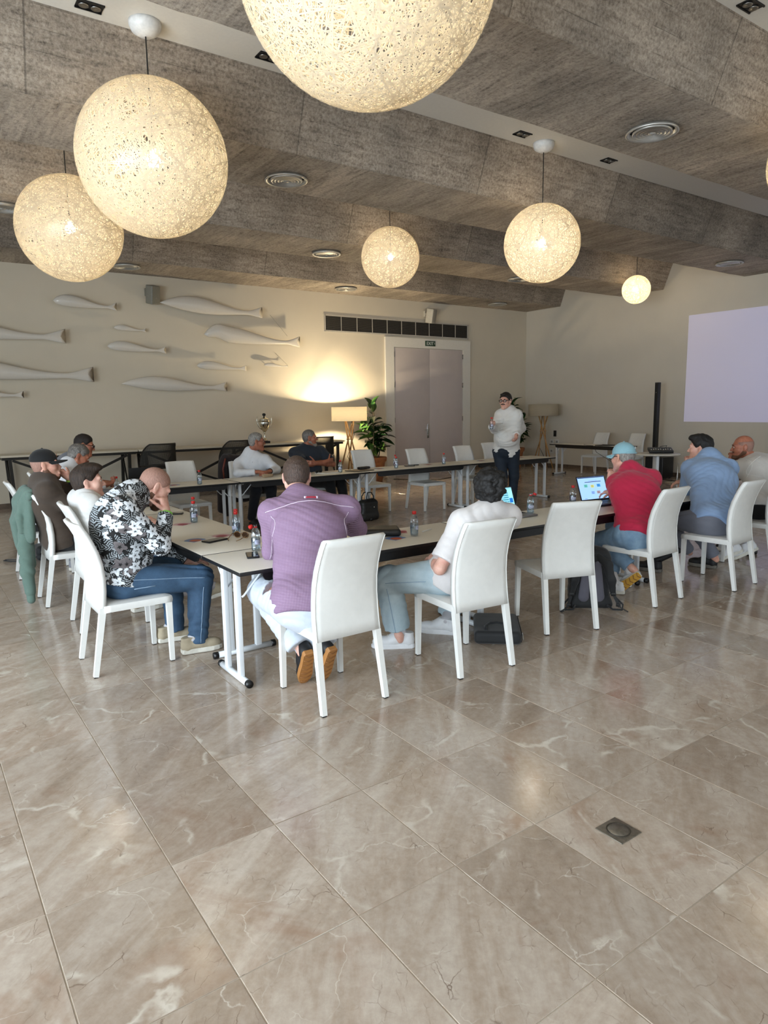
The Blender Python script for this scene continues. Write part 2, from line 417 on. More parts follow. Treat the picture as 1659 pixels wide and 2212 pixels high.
# double door with frame
DOORM = mat('door_paint', '#c4b9b4', 0.45, var=0.02, nscale=3)
FRAMEM = mat('door_frame_paint', '#ddd8cd', 0.4, var=0.015)
d = empty('door_1', (10.985, YB, 0)); tag(d, kind='structure')
m = MB(); m.prism([(-1.35, 0), (-1.1, 0), (-1.1, 3.09), (1.1, 3.09), (1.1, 0), (1.35, 0), (1.35, 3.32), (-1.35, 3.32)], 1, -0.05, 0.01); m.build('door_frame', FRAMEM, d)
for sx in (-1, 1):
    m = MB(); m.box((sx * 0.55, -0.012, 1.545), (1.092, 0.035, 3.07), bev=0.004); lf = m.build('door_leaf', DOORM, d)
    for z in (0.55, 1.35, 2.2, 2.92):
        m = MB(); m.cyl((sx * 1.095, -0.04, z - 0.06), (sx * 1.095, -0.04, z + 0.06), 0.013, seg=10); m.build('hinge', STEEL, lf)
    if sx < 0:
        m = MB(); m.box((-0.065, -0.035, 1.06), (0.055, 0.012, 0.36), bev=0.004); m.cyl((-0.065, -0.04, 1.09), (-0.065, -0.085, 1.09), 0.011, seg=10)
        m.beam((-0.065, -0.085, 1.09), (-0.2, -0.085, 1.09), 0.02, 0.018); m.cyl((-0.065, -0.03, 0.96), (-0.065, -0.05, 0.96), 0.014, seg=12)
        m.build('door_handle', CHROME, lf)

# EXIT sign on the door head
SIGNG = mat('sign_green', '#1c3a26', 0.5, var=0.02)
e = empty('exit_sign', (10.995, YB - 0.052, 3.21), 0, 'small dark green EXIT sign on the head of the double door', 'sign')
m = MB(); m.box((0, 0, 0), (0.32, 0.016, 0.125), bev=0.003); m.build('panel', SIGNG, e)
def text(s, size, m, parent, loc, rot, name='lettering', ext=0.001, align='CENTER'):
    cu = bpy.data.curves.new(name, 'FONT'); cu.body = s; cu.size = size; cu.extrude = ext; cu.align_x = align; cu.align_y = 'CENTER'; cu.resolution_u = 2
    cu.materials.append(m); t0 = bpy.data.objects.new(name, cu); COL.objects.link(t0)
    me = bpy.data.meshes.new_from_object(t0.evaluated_get(bpy.context.evaluated_depsgraph_get())); bpy.data.objects.remove(t0)
    return link(name, me, parent, loc, rot)
SIGNW = mat('sign_white', '#e6e9e2', 0.5, var=0.01)
text('EXIT', 0.108, SIGNW, e, (-0.012, -0.009, -0.003), (PI/2, 0, 0))
m = MB(); m.box((0.132, -0.009, 0.012), (0.008, 0.002, 0.035)); m.box((0.132, -0.009, -0.016), (0.008, 0.002, 0.010)); m.build('emergency_mark', SIGNW, e)

# long air grille above the door
GRM = mat('grille_grey', '#55514b', 0.6, var=0.05)
GRF = mat('grille_frame', '#b9b2a6', 0.5)
g = empty('air_grille', (10.14, YB, 3.55), 0, 'long grey slatted air grille above the double door', 'grille')
m = MB(); W_, H_ = 4.26, 0.34
for (a, b) in (((0, H_/2), (W_, 0.03)), ((0, -H_/2), (W_, 0.03)), ((-W_/2, 0), (0.03, H_ + .03)), ((W_/2, 0), (0.03, H_ + .03))): m.box((a[0], -0.012, a[1]), (b[0], 0.024, b[1]))
m.build('frame', GRF, g)
m = MB(); m.box((0, -0.001, 0), (W_, 0.002, H_)); m.build('backing', BLACKP, g)
sl = None
for i in range(16):
    z = -H_/2 + 0.028 + i * 0.0192
    if sl is None:
        m = MB(); m.box((0, 0, 0), (W_ - 0.03, 0.014, 0.0035), Matrix.Rotation(0.6, 3, 'X')); sl = m.build('slat', GRM, g, (0, -0.01, z))
    else:
        o = sl.copy(); COL.objects.link(o); o.location = (0, -0.01, z)
sp = None
for i in range(1, 10):
    x = -W_/2 + W_ * i / 10
    if sp is None: m = MB(); m.box((0, 0, 0), (0.014, 0.012, H_ - 0.02)); sp = m.build('spacer', GRF, g, (x, -0.016, 0))
    else: o = sp.copy(); COL.objects.link(o); o.location = (x, -0.016, 0)

# two wall loudspeakers
SPKM = mat('speaker_grey', '#c6c0b2', 0.5); SPKG = mat('speaker_grille', '#a39c8e', 0.7, nscale=220, var=0.12)
SPKD = mat('speaker_grey_dark', '#8b887c', 0.55); SPKE = mat('speaker_grille_dark', '#777468', 0.7, nscale=220, var=0.12)
for (x, z, lb, m1, m2) in ((4.15, 3.83, 'grey wall loudspeaker above the row of white fish', SPKD, SPKE), (10.9, 3.86, 'cream wall loudspeaker tilted down above the long air grille', SPKM, SPKG)):
    s = empty('wall_speaker', (x, YB, z), 0, lb, 'speaker')
    m = MB(); m.box((-0.06, -0.03, 0.06), (0.03, 0.06, 0.14), bev=0.005); m.cyl((-0.06, -0.05, 0.06), (-0.01, -0.12, 0.04), 0.014, seg=8); m.build('bracket', m1, s)
    M = Matrix.Rotation(0.24, 3, 'X') @ Matrix.Rotation(0.35, 3, 'Z')
    m = MB(); m.box((0.03, -0.17, 0), (0.19, 0.19, 0.34), M, bev=0.02); b = m.build('cabinet', m1, s)
    m = MB(); m.box(Vector((0.03, -0.17, 0)) + M @ Vector((0, -0.0975, 0)), (0.165, 0.006, 0.31), M, bev=0.002); m.build('grille', m2, s)
    m = MB(); m.box(Vector((0.03, -0.17, 0)) + M @ Vector((0, -0.102, -0.05)), (0.022, 0.003, 0.012), M); m.build('badge', STEEL, s)

# white fish mounted on the back wall
FISHM = mat('white_lacquer', '#d9d2c6', 0.22, var=0.01)
WIREM = mat('fine_wire', '#8f8778', 0.4, metal=0.6)
FISH = [(2.43, 3.50, 3.575, .21, 0, 'slim white fish high on the wall, left of the grey loudspeaker'), (4.29, 6.41, 3.665, .31, 1, 'long pointed white fish, uppermost on the wall right of the loudspeaker'),
    (0.2, 2.59, 3.02, .36, 0, 'large white fish cut by the left edge, the higher one'), (3.44, 4.03, 3.185, .11, 0, 'tiny white fish in the middle of the shoal'),
    (3.28, 4.36, 2.83, .185, 0, 'small white fish under the tiny one in the middle'), (5.13, 7.27, 3.11, .32, 2, 'long white fish with a humped head, middle right of the shoal'),
    (0.15, 3.01, 2.365, .38, 0, 'largest white fish cut by the left edge, the lower one'), (4.95, 6.0, 2.52, .17, 0, 'small white fish under the hump-headed one'),
    (6.44, 7.0, 2.58, .085, 0, 'smallest white fish, nearest to the floor lamp'), (3.48, 5.56, 2.15, .27, 1, 'long pointed white fish, lowest on the wall'),
    (0.9, 1.84, 1.99, .17, 0, 'small white fish low at the left edge')]
for (x0, x1, z, hh, sh, lb) in FISH:
    L = x1 - x0; big = hh > 0.15; off = 0.2 if big else 0.12
    f = empty('fish_sculpture', (x0, YB - off, z), 0, lb, 'sculpture', 'white fish on the back wall')
    stations = []
    N = 26
    for i in range(N + 1):
        u = i / N
        if u < 0.86:
            if sh == 1: h = hh * (math.sin(min(1, u / 0.34) * PI / 2) ** 0.9 if u < 0.34 else (0.26 + 0.74 * (0.5 + 0.5 * math.cos((u - 0.34) / 0.52 * PI))))
            else: h = hh * (math.sin(min(1, u / 0.24) * PI / 2) ** 0.55 if u < 0.24 else (0.24 + 0.76 * (0.5 + 0.5 * math.cos((u - 0.24) / 0.62 * PI))))
        else: h = hh * (0.24 + (u - 0.86) / 0.14 * 0.5)
        th = h * 0.62 if u < 0.86 else max(0.012, hh * 0.15 * (1 - (u - 0.86) / 0.14 * 0.7))
        wave = math.sin(u * 5.2 + 0.6) * hh * 0.16 + (hh * 0.22 * math.exp(-((u - .12) / .08) ** 2) if sh == 2 else 0)
        stations.append((u * L, h / 2 if h > 0.004 else 0.002, th / 2 if th > 0.004 else 0.002, wave))
    m = MB(); vs = []; fs = []; S = 14
    for (x, a, b_, zz) in stations:
        for k in range(S):
            q = 2 * PI * k / S; notch = 0
            vs.append((x - (0.09 * hh * 3 * (1 - abs(math.sin(q))) if x > 0.985 * L else 0), b_ * math.cos(q), zz + a * math.sin(q)))
    for i in range(N):
        for k in range(S): fs.append((i*S+k, i*S+(k+1) % S, (i+1)*S+(k+1) % S, (i+1)*S+k))
    fs += [tuple(range(S))[::-1], tuple(N*S+k for k in range(S))]
    m.add(vs, fs, True); m.build('body', FISHM, f)
    for u in (0.25, 0.62): m = MB(); m.cyl((u * L, 0, 0), (u * L, off, 0.0), 0.006, seg=6); m.build('mount_rod', STEEL, f)
# stay wires from the larger fish
for (a, b, lb) in (((6.62, YB-.12, 3.62), (7.0, YB-.14, 3.2), 'thin stay wire between the two long fish'), ((6.75, YB-.03, 2.85), (7.0, YB-.09, 2.6), 'thin stay wire above the smallest fish')):
    m = MB(); m.cyl(a, b, 0.003, seg=5); tag(m.build('stay_wire', WIREM), lb, 'wire')

# self-glowing panel on the right wall, standing in for a projector's light
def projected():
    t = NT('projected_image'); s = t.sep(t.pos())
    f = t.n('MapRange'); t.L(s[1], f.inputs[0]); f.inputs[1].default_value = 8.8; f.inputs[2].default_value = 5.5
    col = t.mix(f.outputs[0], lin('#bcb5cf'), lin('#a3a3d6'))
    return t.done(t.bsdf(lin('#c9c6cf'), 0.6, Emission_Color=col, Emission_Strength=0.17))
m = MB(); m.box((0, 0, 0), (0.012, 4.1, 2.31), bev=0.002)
tag(m.build('projected_light_panel', projected(), None, (XW - 0.007, 6.74, 2.405)), 'pale lavender projected image on the right wall', 'screen')

# wall sockets and switch by the far lamp
SOCK = mat('socket_white', '#d8d6d0', 0.4, var=0.01)
s = empty('switch_plate', (XW, 12.5, 0.9), 0, 'black switch plate on the right wall above the white sockets', 'switch')
m = MB(); m.box((-0.006, 0, 0), (0.012, 0.09, 0.16), bev=0.003); m.build('plate', BLACKP, s); m = MB(); m.box((-0.014, 0, 0.02), (0.006, 0.04, 0.05), bev=0.002); m.build('rocker', mat('dark_grey_plastic', '#2c2c2e', .4), s)
for k, (y, z, lb) in enumerate(((12.6, .68, 'upper left one of four white sockets by the far lamp'), (12.42, .68, 'upper right one of four white sockets by the far lamp'), (12.6, .43, 'lower left one of four white sockets by the far lamp'), (12.42, .43, 'lower right one of four white sockets by the far lamp'))):
    s = empty('wall_socket', (XW, y, z), 0, lb, 'socket', 'white sockets on the right wall')
    m = MB(); m.box((-0.005, 0, 0), (0.01, 0.13, 0.13), bev=0.003); m.build('plate', SOCK, s)
    m = MB(); m.lathe([(0.03, -0.0), (0.03, -0.006), (0.02, -0.004), (0.0, -0.004)], (-0.010, 0, 0), 16, Matrix.Rotation(PI/2, 3, 'Y')); m.build('outlet', mat('socket_grey', '#9c9a94', .5), s)

# floor box lid in the front slab
e = empty('floor_hatch', (2.17, 1.51, 0.0005), 0, 'small square metal floor-box lid set in the marble at front right', 'hatch')
BR = mat('aged_brass', '#8a8378', 0.4, metal=0.8, var=0.15, nscale=60)
m = MB(); m.box((0, 0, 0.001), (0.125, 0.125, 0.004), bev=0.001); m.build('plate', BR, e)
m = MB(); m.lathe([(0.046, 0.003), (0.047, 0.005), (0.043, 0.005), (0.043, 0.003)], seg=32, close=False); m.build('ring', mat('dark_groove', '#4a443b', .5, metal=.6), e)
m = MB(); m.lathe([(0.041, 0.003), (0.040, 0.0048), (0.0, 0.0048)], seg=32); m.build('lid', BR, e)

# ---------------------------------------------------------------- furniture
def table_proto():
    e = empty('folding_table')
    m = MB(); m.box((0, 0, 0.727), (1.996, 0.596, 0.024), bev=0.003); t_ = m.build('tabletop', [LAMINATE, BLACKP], e)
    for p in t_.data.polygons: p.material_index = 0 if p.normal.z > 0.9 else 1
    for sy in (-1, 1):
        pl_ = [(-0.84, .716), (.84, .716), (.84, .69), (.825, .665), (.79, .655), (-.79, .655), (-.825, .665), (-.84, .69)]
        m = MB(); m.prism(pl_, 1, sy * 0.262 - 0.009, sy * 0.262 + 0.009); m.build('apron', BLACKP, e)
    for sx in (-1, 1):
        x = sx * 0.935
        for sy in (-1, 1):
            m = MB(); m.box((x, sy * 0.1, 0.37), (0.032, 0.045, 0.69), bev=0.004); m.build('leg', WHITEMETAL, e)
        m = MB(); m.cyl((x, -0.2, 0.023), (x, 0.2, 0.023), 0.021, seg=14); fb = m.build('foot_bar', WHITEMETAL, e)
        for sy in (-1, 1):
            m = MB(); m.cyl((x, sy * 0.198, 0.0235), (x, sy * 0.228, 0.0235), 0.0232, seg=14); m.build('end_cap', BLACKP, fb)
        m = MB(); m.box((x, 0, 0.705), (0.03, 0.26, 0.02)); m.build('top_rail', WHITEMETAL, e)
        for sy in (-1, 1):
            m = MB(); m.tube([(x - sx * 0.017, sy * 0.128, 0.545), (x - sx * 0.03, sy * 0.128, 0.552), (x - sx * 0.16, sy * 0.128, 0.69), (x - sx * 0.16, sy * 0.128, 0.714)], 0.0065, 8); m.build('brace', WHITEMETAL, e)
    return e
tp = table_proto()
TABLES = [(2.52, 3.92, 0, 'front folding table at the near corner, where the purple shirt man leans'), (4.53, 3.92, 0, 'second front folding table, with the grey laptop of the white T-shirt man'),
    (6.54, 3.92, 0, 'third front folding table, with the laptop of the man in red'), (8.55, 3.92, 0, 'front folding table at the right end, before the bald man'),
    (1.82, 5.23, PI/2, 'side folding table in front of the floral shirt man'), (1.82, 7.24, PI/2, 'side folding table farther back, with the black laptop'),
    (2.53, 8.55, 0, 'far row folding table at the left, by the empty chair'), (4.545, 8.55, 0, 'far row folding table where two older men sit'),
    (6.56, 8.55, 0, 'far row folding table before the double door'), (8.575, 8.55, 0, 'far row folding table at the right end, behind the standing man'),
    (13.05, 10.2, PI/2, 'folding table alone by the right wall, with two chairs behind')]
for i, (x, y, a, lb) in enumerate(TABLES):
    o = tp if i == 0 else copy_tree(tp)
    o.location = (x, y, 0); o.rotation_euler.z = a
    tag(o, lb, 'table', 'white folding meeting tables')

# white leather chair
def chair_proto():
    e = empty('dining_chair')
    prof = [(0.405, -0.178), (0.47, -0.168), (0.55, -0.160), (0.63, -0.158), (0.72, -0.166), (0.80, -0.186), (0.87, -0.214), (0.93, -0.243), (0.972, -0.268)]
    prof = [(p[0], p[1]) for p in prof]
    m = MB(); NU = 10; vs = []; rings = []
    def halfw(z): return 0.213 - 0.018 * max(0, (z - 0.5) / 0.47) ** 1.2
    for z, y in prof:
        w = halfw(z); ring = []
        for i in range(NU + 1):
            u = -1 + 2 * i / NU; edge = 0.020 * (1 - max(0, abs(u) - 0.8) / 0.2 * 0.12)
            ring.append((u * w, y - 0.022 * (1 - u * u) * min(1, (z - 0.38) / 0.25) + edge, z))
        for i in range(NU, -1, -1):
            u = -1 + 2 * i / NU
            ring.append((u * w, y - 0.022 * (1 - u * u) * min(1, (z - 0.38) / 0.25) - 0.018, z))
        rings.append(ring)
    # rounded top
    top = [(x * 0.985, (y + prof[-1][1]) / 2 * 0 + y * 1.0 + (0.012 if i > NU else -0.014), z + 0.014 - 0.004 * abs(x) / .2) for i, (x, y, z) in enumerate(rings[-1])]
    rings.append(top); n = 2 * (NU + 1)
    for r in rings: vs += r
    fs = [(a*n+i, a*n+(i+1) % n, (a+1)*n+(i+1) % n, (a+1)*n+i) for a in range(len(rings) - 1) for i in range(n)]
    for rr, flip in ((0, 1), (len(rings) - 1, 0)):
        for i in range(NU): 
            q = (rr*n+i, rr*n+i+1, rr*n+n-2-i, rr*n+n-1-i); fs.append(q if not flip else q[::-1])
    m.add(vs, fs, True); bk = m.build('backrest', WHITE, e)
    m = MB()
    for sx in (-1, 1):
        m.tube([(sx * (halfw(z) - 0.006), y - 0.020, z) for z, y in prof], 0.0028, 5)
    m.build('seam', WHITE, bk, kind='stuff')
    # seat: padded, slightly dished
    m = MB()
    def top_s(u, v):
        x = (u - .5) * 0.43; y = -0.165 + v * 0.43
        r = min(1, min(u, 1 - u) * 12) * min(1, min(v, 1 - v) * 12)
        return (x, y, 0.452 + 0.014 * r - 0.010 * math.sin(u * PI) * math.sin(v * PI))
    m.grid(top_s, 14, 14)
    m.grid(lambda u, v: ((u - .5) * 0.43, -0.165 + v * 0.43, 0.408), 2, 2)
    per = lambda t: ((t * 4 - .5) * .43, -.165) if t < .25 else ((.215, -.165 + (t - .25) * 4 * .43) if t < .5 else ((.215 - (t - .5) * 4 * .43, .265) if t < .75 else (-.215, .265 - (t - .75) * 4 * .43)))
    def side(u, v):
        x, y = per(min(u, .99999)); return (x * (1 + .012 * math.sin(v * PI)), y + (.004 * math.sin(v * PI) if y > .2 else 0), 0.408 + 0.044 * v)
    m.grid(side, 40, 4); st = m.build('seat', WHITE, e)
    for sx in (-1, 1):
        m = MB(); m.mat(0).beam((sx * 0.197, 0.246, 0.412), (sx * 0.202, 0.246, 0.006), 0.036, 0.036, (0, 1, 0), 0.028, 0.028); m.mat(1).box((sx * 0.202, 0.246, 0.003), (0.024, 0.024, 0.006)); m.build('leg', [WHITE, BLACKP], e)
        m = MB(); m.mat(0).beam((sx * 0.196, -0.170, 0.44), (sx * 0.207, -0.245, 0.006), 0.036, 0.04, (0, 1, 0), 0.03, 0.03); m.mat(1).box((sx * 0.207, -0.245, 0.003), (0.024, 0.024, 0.006)); m.build('leg', [WHITE, BLACKP], e)
    return e
chp = chair_proto()
CHAIRS = [(1.955, 3.335, 0.0, 'white leather chair of the purple shirt man, nearest of all'), (2.92, 3.26, -0.09, 'white leather chair under the man in the white T-shirt'),
    (4.015, 3.43, -0.34, 'empty white leather chair beside the black and grey backpack'), (5.16, 3.45, 0.06, 'white leather chair under the man in the red sweater'),
    (6.14, 3.31, 0.06, 'white leather chair under the man in the light blue shirt'), (7.2, 3.5, 0.1, 'white leather chair under the bald man at the right edge'),
    (1.115, 4.65, -PI/2, 'white leather chair under the man in the floral shirt'), (1.24, 5.62, -PI/2 - .03, 'white leather chair of the young man in the white polo'),
    (1.15, 6.57, -PI/2, 'white leather chair with the green hoodie over its back'), (1.12, 7.83, -PI/2 - .05, 'white leather chair at the far left edge, behind the hoodie'),
    (1.5, 8.95, -PI/2 - .3, 'white leather chair of the man in glasses behind the grey-haired man'),
    (3.1, 8.98, PI + .02, 'empty white leather chair behind the far row, left of the old man'), (4.12, 9.35, PI - .05, 'white leather chair with the dark jacket, under the old man in a white shirt'),
    (5.2, 9.45, PI, 'white leather chair under the man with crossed arms'), (6.17, 9.15, PI, 'empty white leather chair in front of the lit lamp and the potted plant'),
    (6.98, 8.75, PI, 'empty white leather chair before the middle of the double door'), (8.05, 8.8, PI, 'empty white leather chair before the right side of the door frame'),
    (9.05, 9.15, PI, 'white leather chair half hidden behind the standing man'), (13.72, 10.6, PI/2, 'white leather chair behind the wall table, the left one'), (13.72, 9.62, PI/2, 'white leather chair behind the wall table, the right one')]
for i, (x, y, a, lb) in enumerate(CHAIRS):
    o = chp if i == 0 else copy_tree(chp)
    o.location = (x, y, 0); o.rotation_euler.z = a; tag(o, lb, 'chair', 'white leather meeting chairs')

# long console tables on dark truss frames along the back wall
CONTOP = mat('console_top', '#cfc5b0', 0.4, var=0.02)
def console_proto():
    e = empty('console_table'); L = 2.2
    m = MB(); m.box((0, 0, 0.955), (L - 0.006, 0.62, 0.034), bev=0.004); m.build('top', CONTOP, e)
    m = MB(); m.box((0, 0, 0.915), (L - 0.05, 0.54, 0.045)); m.build('frame', DARKMETAL, e)
    for sx in (-1, 1):
        for sy in (-1, 1):
            m = MB(); m.beam((sx * 0.96, sy * 0.23, 0.895), (sx * 0.93, sy * 0.25, 0.0), 0.05, 0.05, (0, 1, 0)); m.build('post', DARKMETAL, e)
        m = MB(); m.beam((sx * 0.955, 0.22, 0.88), (sx * 0.935, -0.24, 0.05), 0.025, 0.025, (1, 0, 0)); m.build('side_brace', DARKMETAL, e)
    for sx in (-1, 1):
        m = MB(); m.beam((sx * 0.92, -0.23, 0.88), (sx * -0.06, -0.24, 0.45), 0.04, 0.04, (0, 1, 0)); m.build('brace', DARKMETAL, e)
        m = MB(); m.beam((sx * 0.06, 0.23, 0.46), (sx * 0.90, 0.24, 0.16), 0.04, 0.04, (0, 1, 0)); m.build('brace', DARKMETAL, e)
    m = MB(); m.box((0, 0, 0.455), (0.1, 0.55, 0.05)); m.build('node', DARKMETAL, e)
    return e
cp = console_proto()
for i, (x, lb) in enumerate(((2.42, 'pale high console on dark truss legs under the fish, left one'), (4.63, 'pale high console on dark truss legs behind the mesh chair, middle one'), (6.84, 'pale high console with the trophy end, right one by the lit lamp'))):
    o = cp if i == 0 else copy_tree(cp); o.location = (x, 13.05, 0); tag(o, lb, 'console', 'consoles along the back wall')

# black mesh armchairs at the console
MESHM = mat('dark_wire_mesh', '#25221c', 0.5, metal=0.2)
def mesh_chair_proto():
    e = empty('mesh_armchair')
    R_, z0 = 0.31, 0.72
    def ztop(a): return 1.09 - 0.28 * max(0, (abs(a) - 0.9)) ** 1.4
    AM = 2.0
    def P(a, z): return (R_ * math.sin(a), -R_ * math.cos(a) * 0.95, z)
    m = MB(); n = 110
    for i in range(n + 1):
        a = -AM + 2 * AM * i / n; zt = ztop(a)
        m.tube([P(a, z0), P(a, (z0 + zt) / 2), P(a, zt)], 0.0034, 4, False)
    k = 34
    for j in range(k + 1):
        z = z0 + (1.09 - z0) * j / k; seg = []
        for i in range(n + 1):
            a = -AM + 2 * AM * i / n
            if z <= ztop(a): seg.append(P(a, z))
        if len(seg) > 2: m.tube(seg[::2] if len(seg) > 6 else seg, 0.0034, 4, False)
    m.build('mesh_back', MESHM, e, kind='stuff')
    m = MB(); m.tube([P(-AM + 2 * AM * i / n, ztop(-AM + 2 * AM * i / n)) for i in range(n + 1)], 0.012, 6); m.build('rim', DARKMETAL, e)
    m = MB(); m.tube([P(-AM + 2 * AM * i / n, z0) for i in range(n + 1)], 0.010, 6); m.build('lower_rim', DARKMETAL, e)
    m = MB(); m.lathe([(0.0, 0.66), (0.26, 0.66), (0.285, 0.685), (0.26, 0.71), (0, 0.715)], seg=24); m.build('seat', DARKMETAL, e)
    for sx in (-1, 1):
        for a in (0.75, 2.0):
            x, y, _ = P(sx * a, 0); m = MB(); m.tube([(x, y, 0.72 if a < 1 else ztop(a)), (x * 1.02, y * 1.02, 0.0)], 0.011, 8); m.build('leg', DARKMETAL, e)
    m = MB()
    rr = R_ * 0.97
    m.tube([(rr * math.sin(t), -rr * .95 * math.cos(t), 0.25) for t in [2 * PI * i / 24 for i in range(25)]], 0.009, 6); m.build('foot_ring', DARKMETAL, e)
    return e
mp = mesh_chair_proto()
for i, (x, y, a, lb) in enumerate(((3.72, 12.25, 0.25, 'dark wire mesh armchair left of the old man, behind an empty white chair'), (5.2, 12.3, 0.25, 'dark wire mesh armchair half hidden behind the old man in white'), (7.03, 12.3, 0.25, 'dark wire mesh armchair behind the man with crossed arms'))):
    o = mp if i == 0 else copy_tree(mp); o.location = (x, y, 0); o.rotation_euler.z = a; tag(o, lb, 'armchair', 'dark wire mesh armchairs')

# trophy cup
SILV = mat('silver_cup', '#d6d2c4', 0.12, metal=1.0, var=0.03)
t = empty('trophy_cup', (6.16, 13.0, 0.973), 0, 'tall silver two-handled trophy cup with lid standing on the console', 'trophy')
m = MB(); m.box((0, 0, 0.022), (0.16, 0.16, 0.044), bev=0.004); m.build('plinth', BLACKP, t)
m = MB(); m.lathe([(0.065, 0.044), (0.06, 0.06), (0.03, 0.09), (0.018, 0.13), (0.03, 0.15), (0.014, 0.165), (0.013, 0.19), (0.025, 0.205), (0.02, 0.22)], seg=20); m.build('stem', SILV, t)
m = MB(); m.lathe([(0.015, 0.215), (0.045, 0.25), (0.08, 0.30), (0.103, 0.36), (0.11, 0.42), (0.105, 0.455), (0.115, 0.462), (0.105, 0.47)], seg=24); m.build('bowl', SILV, t)
m = MB(); m.lathe([(0.108, 0.47), (0.1, 0.49), (0.06, 0.515), (0.025, 0.53), (0.015, 0.545)], seg=24); ld = m.build('lid', SILV, t)
m = MB(); m.lathe([(0.012, 0.545), (0.03, 0.56), (0.038, 0.58), (0.03, 0.603), (0.0, 0.612)], seg=14); m.build('knob', BLACKP, ld)
for sx in (-1, 1):
    m = MB(); m.tube([(sx * 0.06, 0, 0.28), (sx * 0.1, 0, 0.3), (sx * 0.14, 0, 0.36), (sx * 0.165, 0, 0.43), (sx * 0.165, 0, 0.5), (sx * 0.15, 0, 0.545)], [0.008, 0.009, 0.009, 0.008, 0.007, 0.004], 8)
    m.tube([(sx * 0.105, 0, 0.44), (sx * 0.13, 0, 0.45), (sx * 0.16, 0, 0.42)], 0.006, 6); m.build('handle', SILV, t)

# floor lamps: drum shade on crossed oak rods
def oak():
    t = NT('oak'); o = t.obj(); q = t.vmath('MULTIPLY', o, (14, 14, 1.6))
    f = t.noise(q, 3, 6, 0.6, 0.8)
    return t.done(t.bsdf(t.ramp(f, [(0.3, lin('#9a6f3f')), (0.7, lin('#c79a62'))]), 0.45))
OAK = oak()
def shade_mat(name, lit):
    t = NT(name); o = t.obj(); f = t.noise(t.vmath('MULTIPLY', o, (1, 1, 60)), 6, 3)
    c = t.ramp(f, [(0.3, lin('#e6dfd0')), (0.7, lin('#f0eadc'))])
    d = t.n('BsdfDiffuse'); t.L(c, d.inputs[0]); tr = t.n('BsdfTranslucent'); t.L(c, tr.inputs[0])
    mx = t.n('MixShader'); mx.inputs[0].default_value = 0.75; t.L(d.outputs[0], mx.inputs[1]); t.L(tr.outputs[0], mx.inputs[2])
    return t.done(mx.outputs[0])
SHADE = shade_mat('linen_shade', True)
BULB = emis('warm_bulb', '#ffdca8', 14.0)
def floor_lamp(loc, rz, label, lit):
    e = empty('floor_lamp', loc, rz, label, 'lamp', 'drum-shade floor lamps')
    R_, z0, z1 = 0.385, 1.385, 1.685
    m = MB(); m.lathe([(R_, z0), (R_, z1), (R_ - 0.004, z1), (R_ - 0.004, z0), (R_, z0)], seg=40, close=False); m.build('lamp_shade', SHADE, e)
    tw = 2.55
    for k in range(4):
        a = k * PI / 2; m = MB()
        m.cyl((0.13 * math.cos(a), 0.13 * math.sin(a), 1.44), (0.30 * math.cos(a + tw), 0.30 * math.sin(a + tw), 0.008), 0.016, seg=10); m.build('leg', OAK, e)
    m = MB(); m.box((0, 0, 0.99), (0.17, 0.035, 0.02)); m.box((0, 0, 0.99), (0.035, 0.17, 0.02)); m.build('brace', OAK, e)
    m = MB(); m.lathe([(0.155, 1.43), (0.155, 1.445), (0.0, 1.445)], seg=24); m.cyl((0, 0, 1.445), (0, 0, 1.50), 0.02, seg=10); m.build('lamp_holder', STEEL, e)
    m = MB()
    for k in range(3): a = k * 2 * PI / 3; m.cyl((0, 0, 1.66), (R_ * math.cos(a), R_ * math.sin(a), 1.66), 0.004, seg=5)
    m.build('shade_ring', STEEL, e, kind='stuff')
    m = MB(); m.lathe([(0.0, 1.50), (0.03, 1.51), (0.045, 1.55), (0.03, 1.59), (0, 1.6)], seg=16); b = m.build('bulb', BULB if lit else SOCK, e)
    m = MB(); m.tube([(0.05, 0, 1.43), (0.1, -0.05, 1.1), (0.03, 0.1, 0.6), (0.16, -0.12, 0.2), (0.24, -0.2, 0.01), (0.4, -0.32, 0.006)], 0.006, 6); m.build('cord', BLACKP, e)
    if lit:
        l = bpy.data.lights.new('lamp_bulb_light', 'POINT'); l.energy = 400; l.color = (1.0, 0.82, 0.54); l.shadow_soft_size = 0.05
        o = bpy.data.objects.new('lamp_bulb_light', l); COL.objects.link(o); o.parent = e; o.location = (0, 0, 1.565)
floor_lamp((8.05, 12.72, 0), 0.3, 'lit floor lamp with drum shade on crossed oak rods beside the console', True)
floor_lamp((13.86, 12.40, 0), 0.9, 'unlit floor lamp with drum shade in the corner by the right wall', False)

# rubber plants in terracotta pots
def terracotta():
    t = NT('terracotta'); o = t.obj(); f = t.noise(o, 9, 5)
    return t.done(t.bsdf(t.ramp(f, [(0.3, lin('#8f5836')), (0.7, lin('#b27547'))]), 0.75, 0, t.bump(t.noise(o, 60, 3), .15, .004)))
TERRA = terracotta(); SOIL = mat('soil', '#2a2019', 0.95, var=0.3, nscale=40, bump=0.6, bdist=0.01); STEM = mat('plant_stem', '#4d4230', 0.7, var=0.2); CANE = mat('bamboo_cane', '#9a8550', .6)
def leafm():
    t = NT('rubber_leaf'); o = t.obj(); s = t.sep(o)
    rib = t.ramp(t.math('ABSOLUTE', s[0]), [(0.0, (1, 1, 1)), (0.006, (0, 0, 0))])
    oi = t.n('ObjectInfo'); c = t.ramp(oi.outputs['Random'], [(0.0, lin('#16301a')), (0.6, lin('#24431f')), (1.0, lin('#4b6a2c'))])
    return t.done(t.bsdf(t.mix(rib, c, lin('#8ea052')), 0.22))
LEAFM = leafm()
